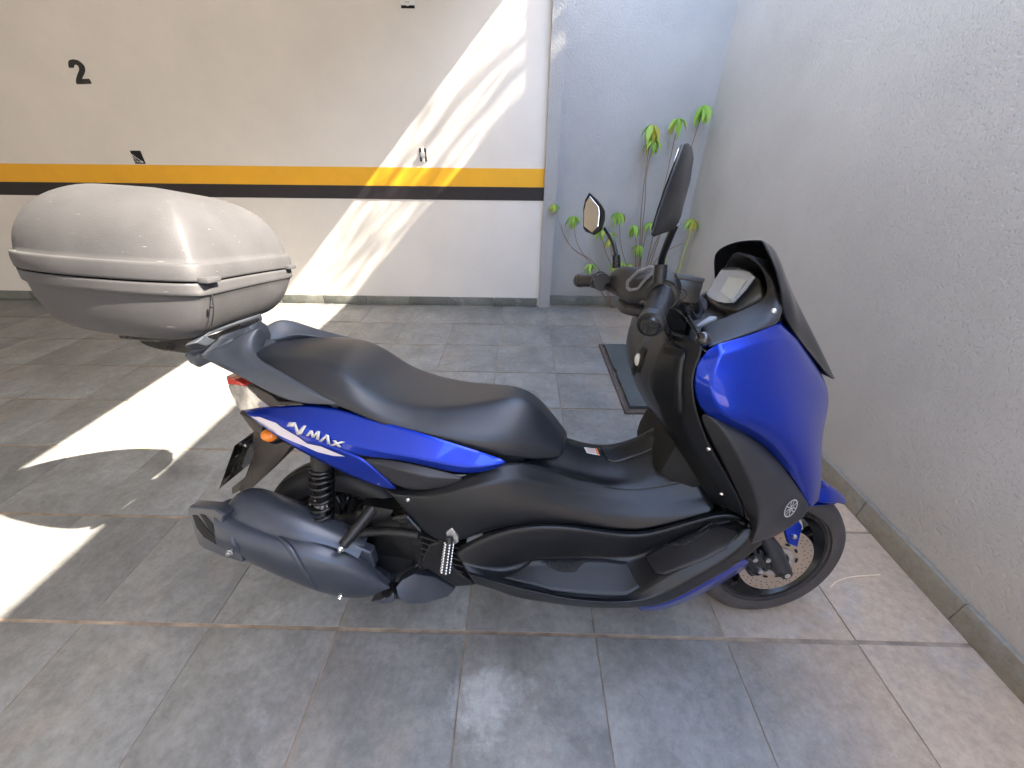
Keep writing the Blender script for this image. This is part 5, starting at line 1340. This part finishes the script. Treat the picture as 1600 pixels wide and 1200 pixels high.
# handlebar shroud
def dome_cover(name, outline, mat_, parent, lift, lift2):
    pts = [V(p) for p in outline]
    c = sum(pts, V((0, 0, 0))) / len(pts)
    bm = bmesh.new()
    rings = []
    for k, l_ in ((1.0, 0), (.9, .45), (.66, .85), (.33, 1.0)):
        rings.append([bm.verts.new(c + (p - c) * k + V(lift) * l_) for p in pts])
    cv = bm.verts.new(c + V(lift) * 1.03)
    base = [bm.verts.new(p + V(lift2)) for p in pts]
    n = len(pts)
    for a, b in zip([base] + rings, rings):
        for i in range(n):
            bm.faces.new((a[i], a[(i + 1) % n], b[(i + 1) % n], b[i]))
    for i in range(n):
        bm.faces.new((rings[-1][i], rings[-1][(i + 1) % n], cv))
    bmesh.ops.recalc_face_normals(bm, faces=bm.faces)
    o = finish(bm, name, mat_, parent)
    s = o.modifiers.new('sub', 'SUBSURF'); s.levels = s.render_levels = 2
    return o
dome_cover('bar_cover', H['shroud_outline'], M_DARK, hb, (-.014, -.006, .012), (.08, 0, -.05))
dome_cover('bar_cover_lower', H['shroud_low'], M_DARK, hb, (-.008, -.01, 0), (.06, 0, .02))
orn = [V(p) + V((-.020, -.012, .012)) for p in H['ornament']]
bm = bmesh.new()
add_tube(bm, orn + [orn[0]], [.0042] * (len(orn) + 1), 8)
of = finish(bm, 'cover_ornament', M_TRIM, hb)
# mirrors
def mirror(outl, arm, base_len, glass=None):
    m_ = empty('mirror', (0, 0, 0)); m_.parent = SC
    pts = [V(p) for p in outl]
    c = sum(pts, V((0, 0, 0))) / len(pts)
    bm = bmesh.new()
    a = [bm.verts.new(p) for p in pts]
    b = [bm.verts.new(c + (p - c) * 1.0 + V((.004, 0, 0))) for p in pts]
    d = [bm.verts.new(c + (p - c) * .82 + V((.010, 0, 0))) for p in pts]
    cc = bm.verts.new(c + V((.013, 0, 0)))
    n = len(pts)
    for r0, r1 in ((a, b), (b, d)):
        for i in range(n):
            bm.faces.new((r0[i], r0[(i + 1) % n], r1[(i + 1) % n], r1[i]))
    for i in range(n):
        bm.faces.new((d[i], d[(i + 1) % n], cc))
    bm.faces.new(list(reversed(a)))
    bmesh.ops.recalc_face_normals(bm, faces=bm.faces)
    sh = finish(bm, 'mirror_shell', M_BLACK, m_, angle=40)
    bv = sh.modifiers.new('bev', 'BEVEL'); bv.width = .002; bv.segments = 2; bv.limit_method = 'ANGLE'
    tube('mirror_arm', arm[1:], .0062, M_SATIN, m_, 14, 2)
    tube('arm_boot', arm[:2], [.0125, .0115], M_SATIN, m_, 16)
    if glass:
        slab('mirror_glass', [V(p) + V((-.0022, 0, 0)) for p in glass], (.0015, 0, 0), M_MIRROR, m_, .0)
    return m_
mirror(H['mirror_near'], [PT['mR_base'], PT['mR_mid'], PT['mR_el'], PT['mR_el'].lerp(PT['mR_top'], .5) + V((.004, 0, 0)), PT['mR_top'] + V((.012, 0, .01))], 0, [V(p) * 0 + (V(p).lerp(sum((V(q) for q in H['mirror_near']), V((0, 0, 0))) / len(H['mirror_near']), .1)) for p in H['mirror_near']])
mirror(H['mirror_far'], [PT['mL_base'], PT['mL_mid'], PT['mL_mid'].lerp(PT['mL_b'], .6), PT['mL_b'], PT['mL_top'] + V((.01, 0, .004))], 0, H['mirror_glass'])
# storage pocket in the leg shield
pk = lay_on('pocket', H['pocket'], [ls_[0]], M_HOLE, SC, (1, .2, 0), .002, 2)
pc = sum((V(p) for p in H['pocket']), V((0, 0, 0))) / len(H['pocket'])
ball('folded_paper', pc + V((-.006, -.004, .006)), .013, M_WHITE, SC, (.6, .9, 1.3), 12)
tube('bag_strap', [pc + V((-.012, -.012, -.035)), pc + V((-.016, 0, -.018)), pc + V((-.012, .016, -.026))], .0035, M_SATIN, SC, 8, 2)

# ------------------------------------------------------------------ top case
TC = empty('top_case', (0, 0, 0)); TC.parent = SC
TC['label'] = 'large weathered grey top case'
TC.matrix_local = Matrix.Translation((-.367, .012, 0)) @ Matrix.Rotation(math.radians(7), 4, 'Z') @ Matrix.Diagonal((1.0, .9, 1, 1)) @ Matrix.Translation((.34, 0, 0))
half = [(-.128, 0), (-.125, .13), (-.120, .212), (-.128, .244), (-.155, .257), (-.235, .256), (-.34, .232), (-.44, .197), (-.53, .148), (-.60, .088), (-.635, .035)]
plan = [V((s, -l, 0)) for s, l in half] + [V((s, l, 0)) for s, l in reversed(half[1:])] 
CX = -.34
def ringu(u, ks, kl, ds=0.0, tilt=-.01):
    return [V((CX + (p.x - CX) * ks + ds, p.y * kl, u + tilt * (p.x - CX) / .25)) for p in plan]
def rings_mesh(name, rings, crease, cap0, cap1, m_, levels=2, vcr=None):
    bm = bmesh.new()
    cl = bm.edges.layers.float.new('crease_edge')
    R_ = [[bm.verts.new(p) for p in r] for r in rings]
    n = len(R_[0])
    for a, b in zip(R_, R_[1:]):
        for i in range(n):
            bm.faces.new((a[i], a[(i + 1) % n], b[(i + 1) % n], b[i]))
    def cap(r, z):
        c = sum((v.co for v in r), V((0, 0, 0))) / n
        prev = r
        for k in (.6, .25):
            nx = [bm.verts.new(c + (v.co - c) * k + V((0, 0, z * (1 - k)))) for v in r]
            for i in range(n):
                bm.faces.new((prev[i], prev[(i + 1) % n], nx[(i + 1) % n], nx[i]))
            prev = nx
        cv = bm.verts.new(c + V((0, 0, z)))
        for i in range(n):
            bm.faces.new((prev[i], prev[(i + 1) % n], cv))
    if cap0 is not None: cap(R_[0], cap0)
    if cap1 is not None: cap(R_[-1], cap1)
    for i, c in crease.items():
        for k in range(n):
            e = bm.edges.get((R_[i][k], R_[i][(k + 1) % n]))
            if e: e[cl] = c
    if vcr:
        for k, i0, i1, c in vcr:
            for i in range(i0, i1):
                e = bm.edges.get((R_[i][k], R_[i + 1][k]))
                if e: e[cl] = c
    bmesh.ops.recalc_face_normals(bm, faces=bm.faces)
    o = finish(bm, name, m_, TC)
    s = o.modifiers.new('sub', 'SUBSURF'); s.levels = s.render_levels = levels
    return o
u0 = 1.034
rings_mesh('case_lid', [
    ringu(u0 + .0015, .99, .99), ringu(u0 + .002, 1.012, 1.012), ringu(u0 + .020, 1.02, 1.02), ringu(u0 + .036, 1.008, 1.008),
    ringu(u0 + .0385, .978, .976), ringu(u0 + .075, .95, .95), ringu(u0 + .115, .87, .88, .004), ringu(u0 + .155, .72, .73, .01), ringu(u0 + .180, .48, .50, .02)],
    {1: .6, 3: .85, 4: .85}, None, .008, M_CASE, 2, [(3, 4, 8, .45), (18, 4, 8, .45)])
rings_mesh('case_base', [
    ringu(u0 - .0015, .985, .985), ringu(u0 - .002, 1.006, 1.006), ringu(u0 - .026, 1.0, 1.0), ringu(u0 - .031, .975, .97),
    ringu(u0 - .075, .93, .94, -.008), ringu(u0 - .118, .84, .87, -.018), ringu(u0 - .136, .70, .75, -.022)],
    {1: .6, 2: .85, 3: .8}, None, -.002, M_CASE, 2, [(3, 2, 5, .5), (18, 2, 5, .5)])
box('case_seal', (-.31, 0, u0 - .002), (.28, .36, .010), M_HOLE, TC)
for l_ in (-.218, .205):
    box('case_hinge', (-.118, l_, u0 - .004), (.022, .052, .012), M_CASE, TC, Matrix.Rotation(.05, 3, 'Y'), .004)
tube('case_corner_groove', [(-.1225, -.214, u0 - .034), (-.128, -.212, u0 - .07), (-.15, -.198, u0 - .108)], .0016, M_HOLE, TC, 6, 1)
ball('case_drain_hole', (-.128, -.218, u0 - .060), .004, M_HOLE, TC, seg=8)
# carrier below the case
CR = empty('luggage_rack', (0, 0, 0)); CR.parent = SC
slab('rack_plate', [(-.21, -.10, .898), (-.20, 0, .90), (-.21, .10, .898), (-.30, .13, .895), (-.46, .07, .885), (-.46, -.07, .885), (-.30, -.13, .895)], (0, 0, -.012), M_SATIN, CR, .004)
slab('rack_frame', [V(p) + V((.008, -.004, -.006)) for p in H['rack_front']], (-.03, 0, -.008), M_GREY, CR, .003)
gap = slab('rack_gap', [V(p) + V((.009, -.004, -.006)) for p in H['rack_gap']], (-.004, 0, 0), M_HOLE, CR, 0)
g0, g1, g2, g3 = V(H['rack_gap'][0]), V(H['rack_gap'][3]), V(H['rack_gap'][4]), V(H['rack_gap'][6])
for k in range(1, 5):
    t = k / 5
    tube('rack_rib', [g0.lerp(g1, t) + V((.006, -.002, .002)), g3.lerp(g2, t) + V((.006, -.002, -.004))], .0035, M_GREY, CR, 6)
slab('rail_bridge', H['rail_bridge'], (0, .01, -.03), M_GREY, SC, .005)
slab('rack_underside', H['rack_under'], (0, .12, .004), M_SATIN, CR, .004)
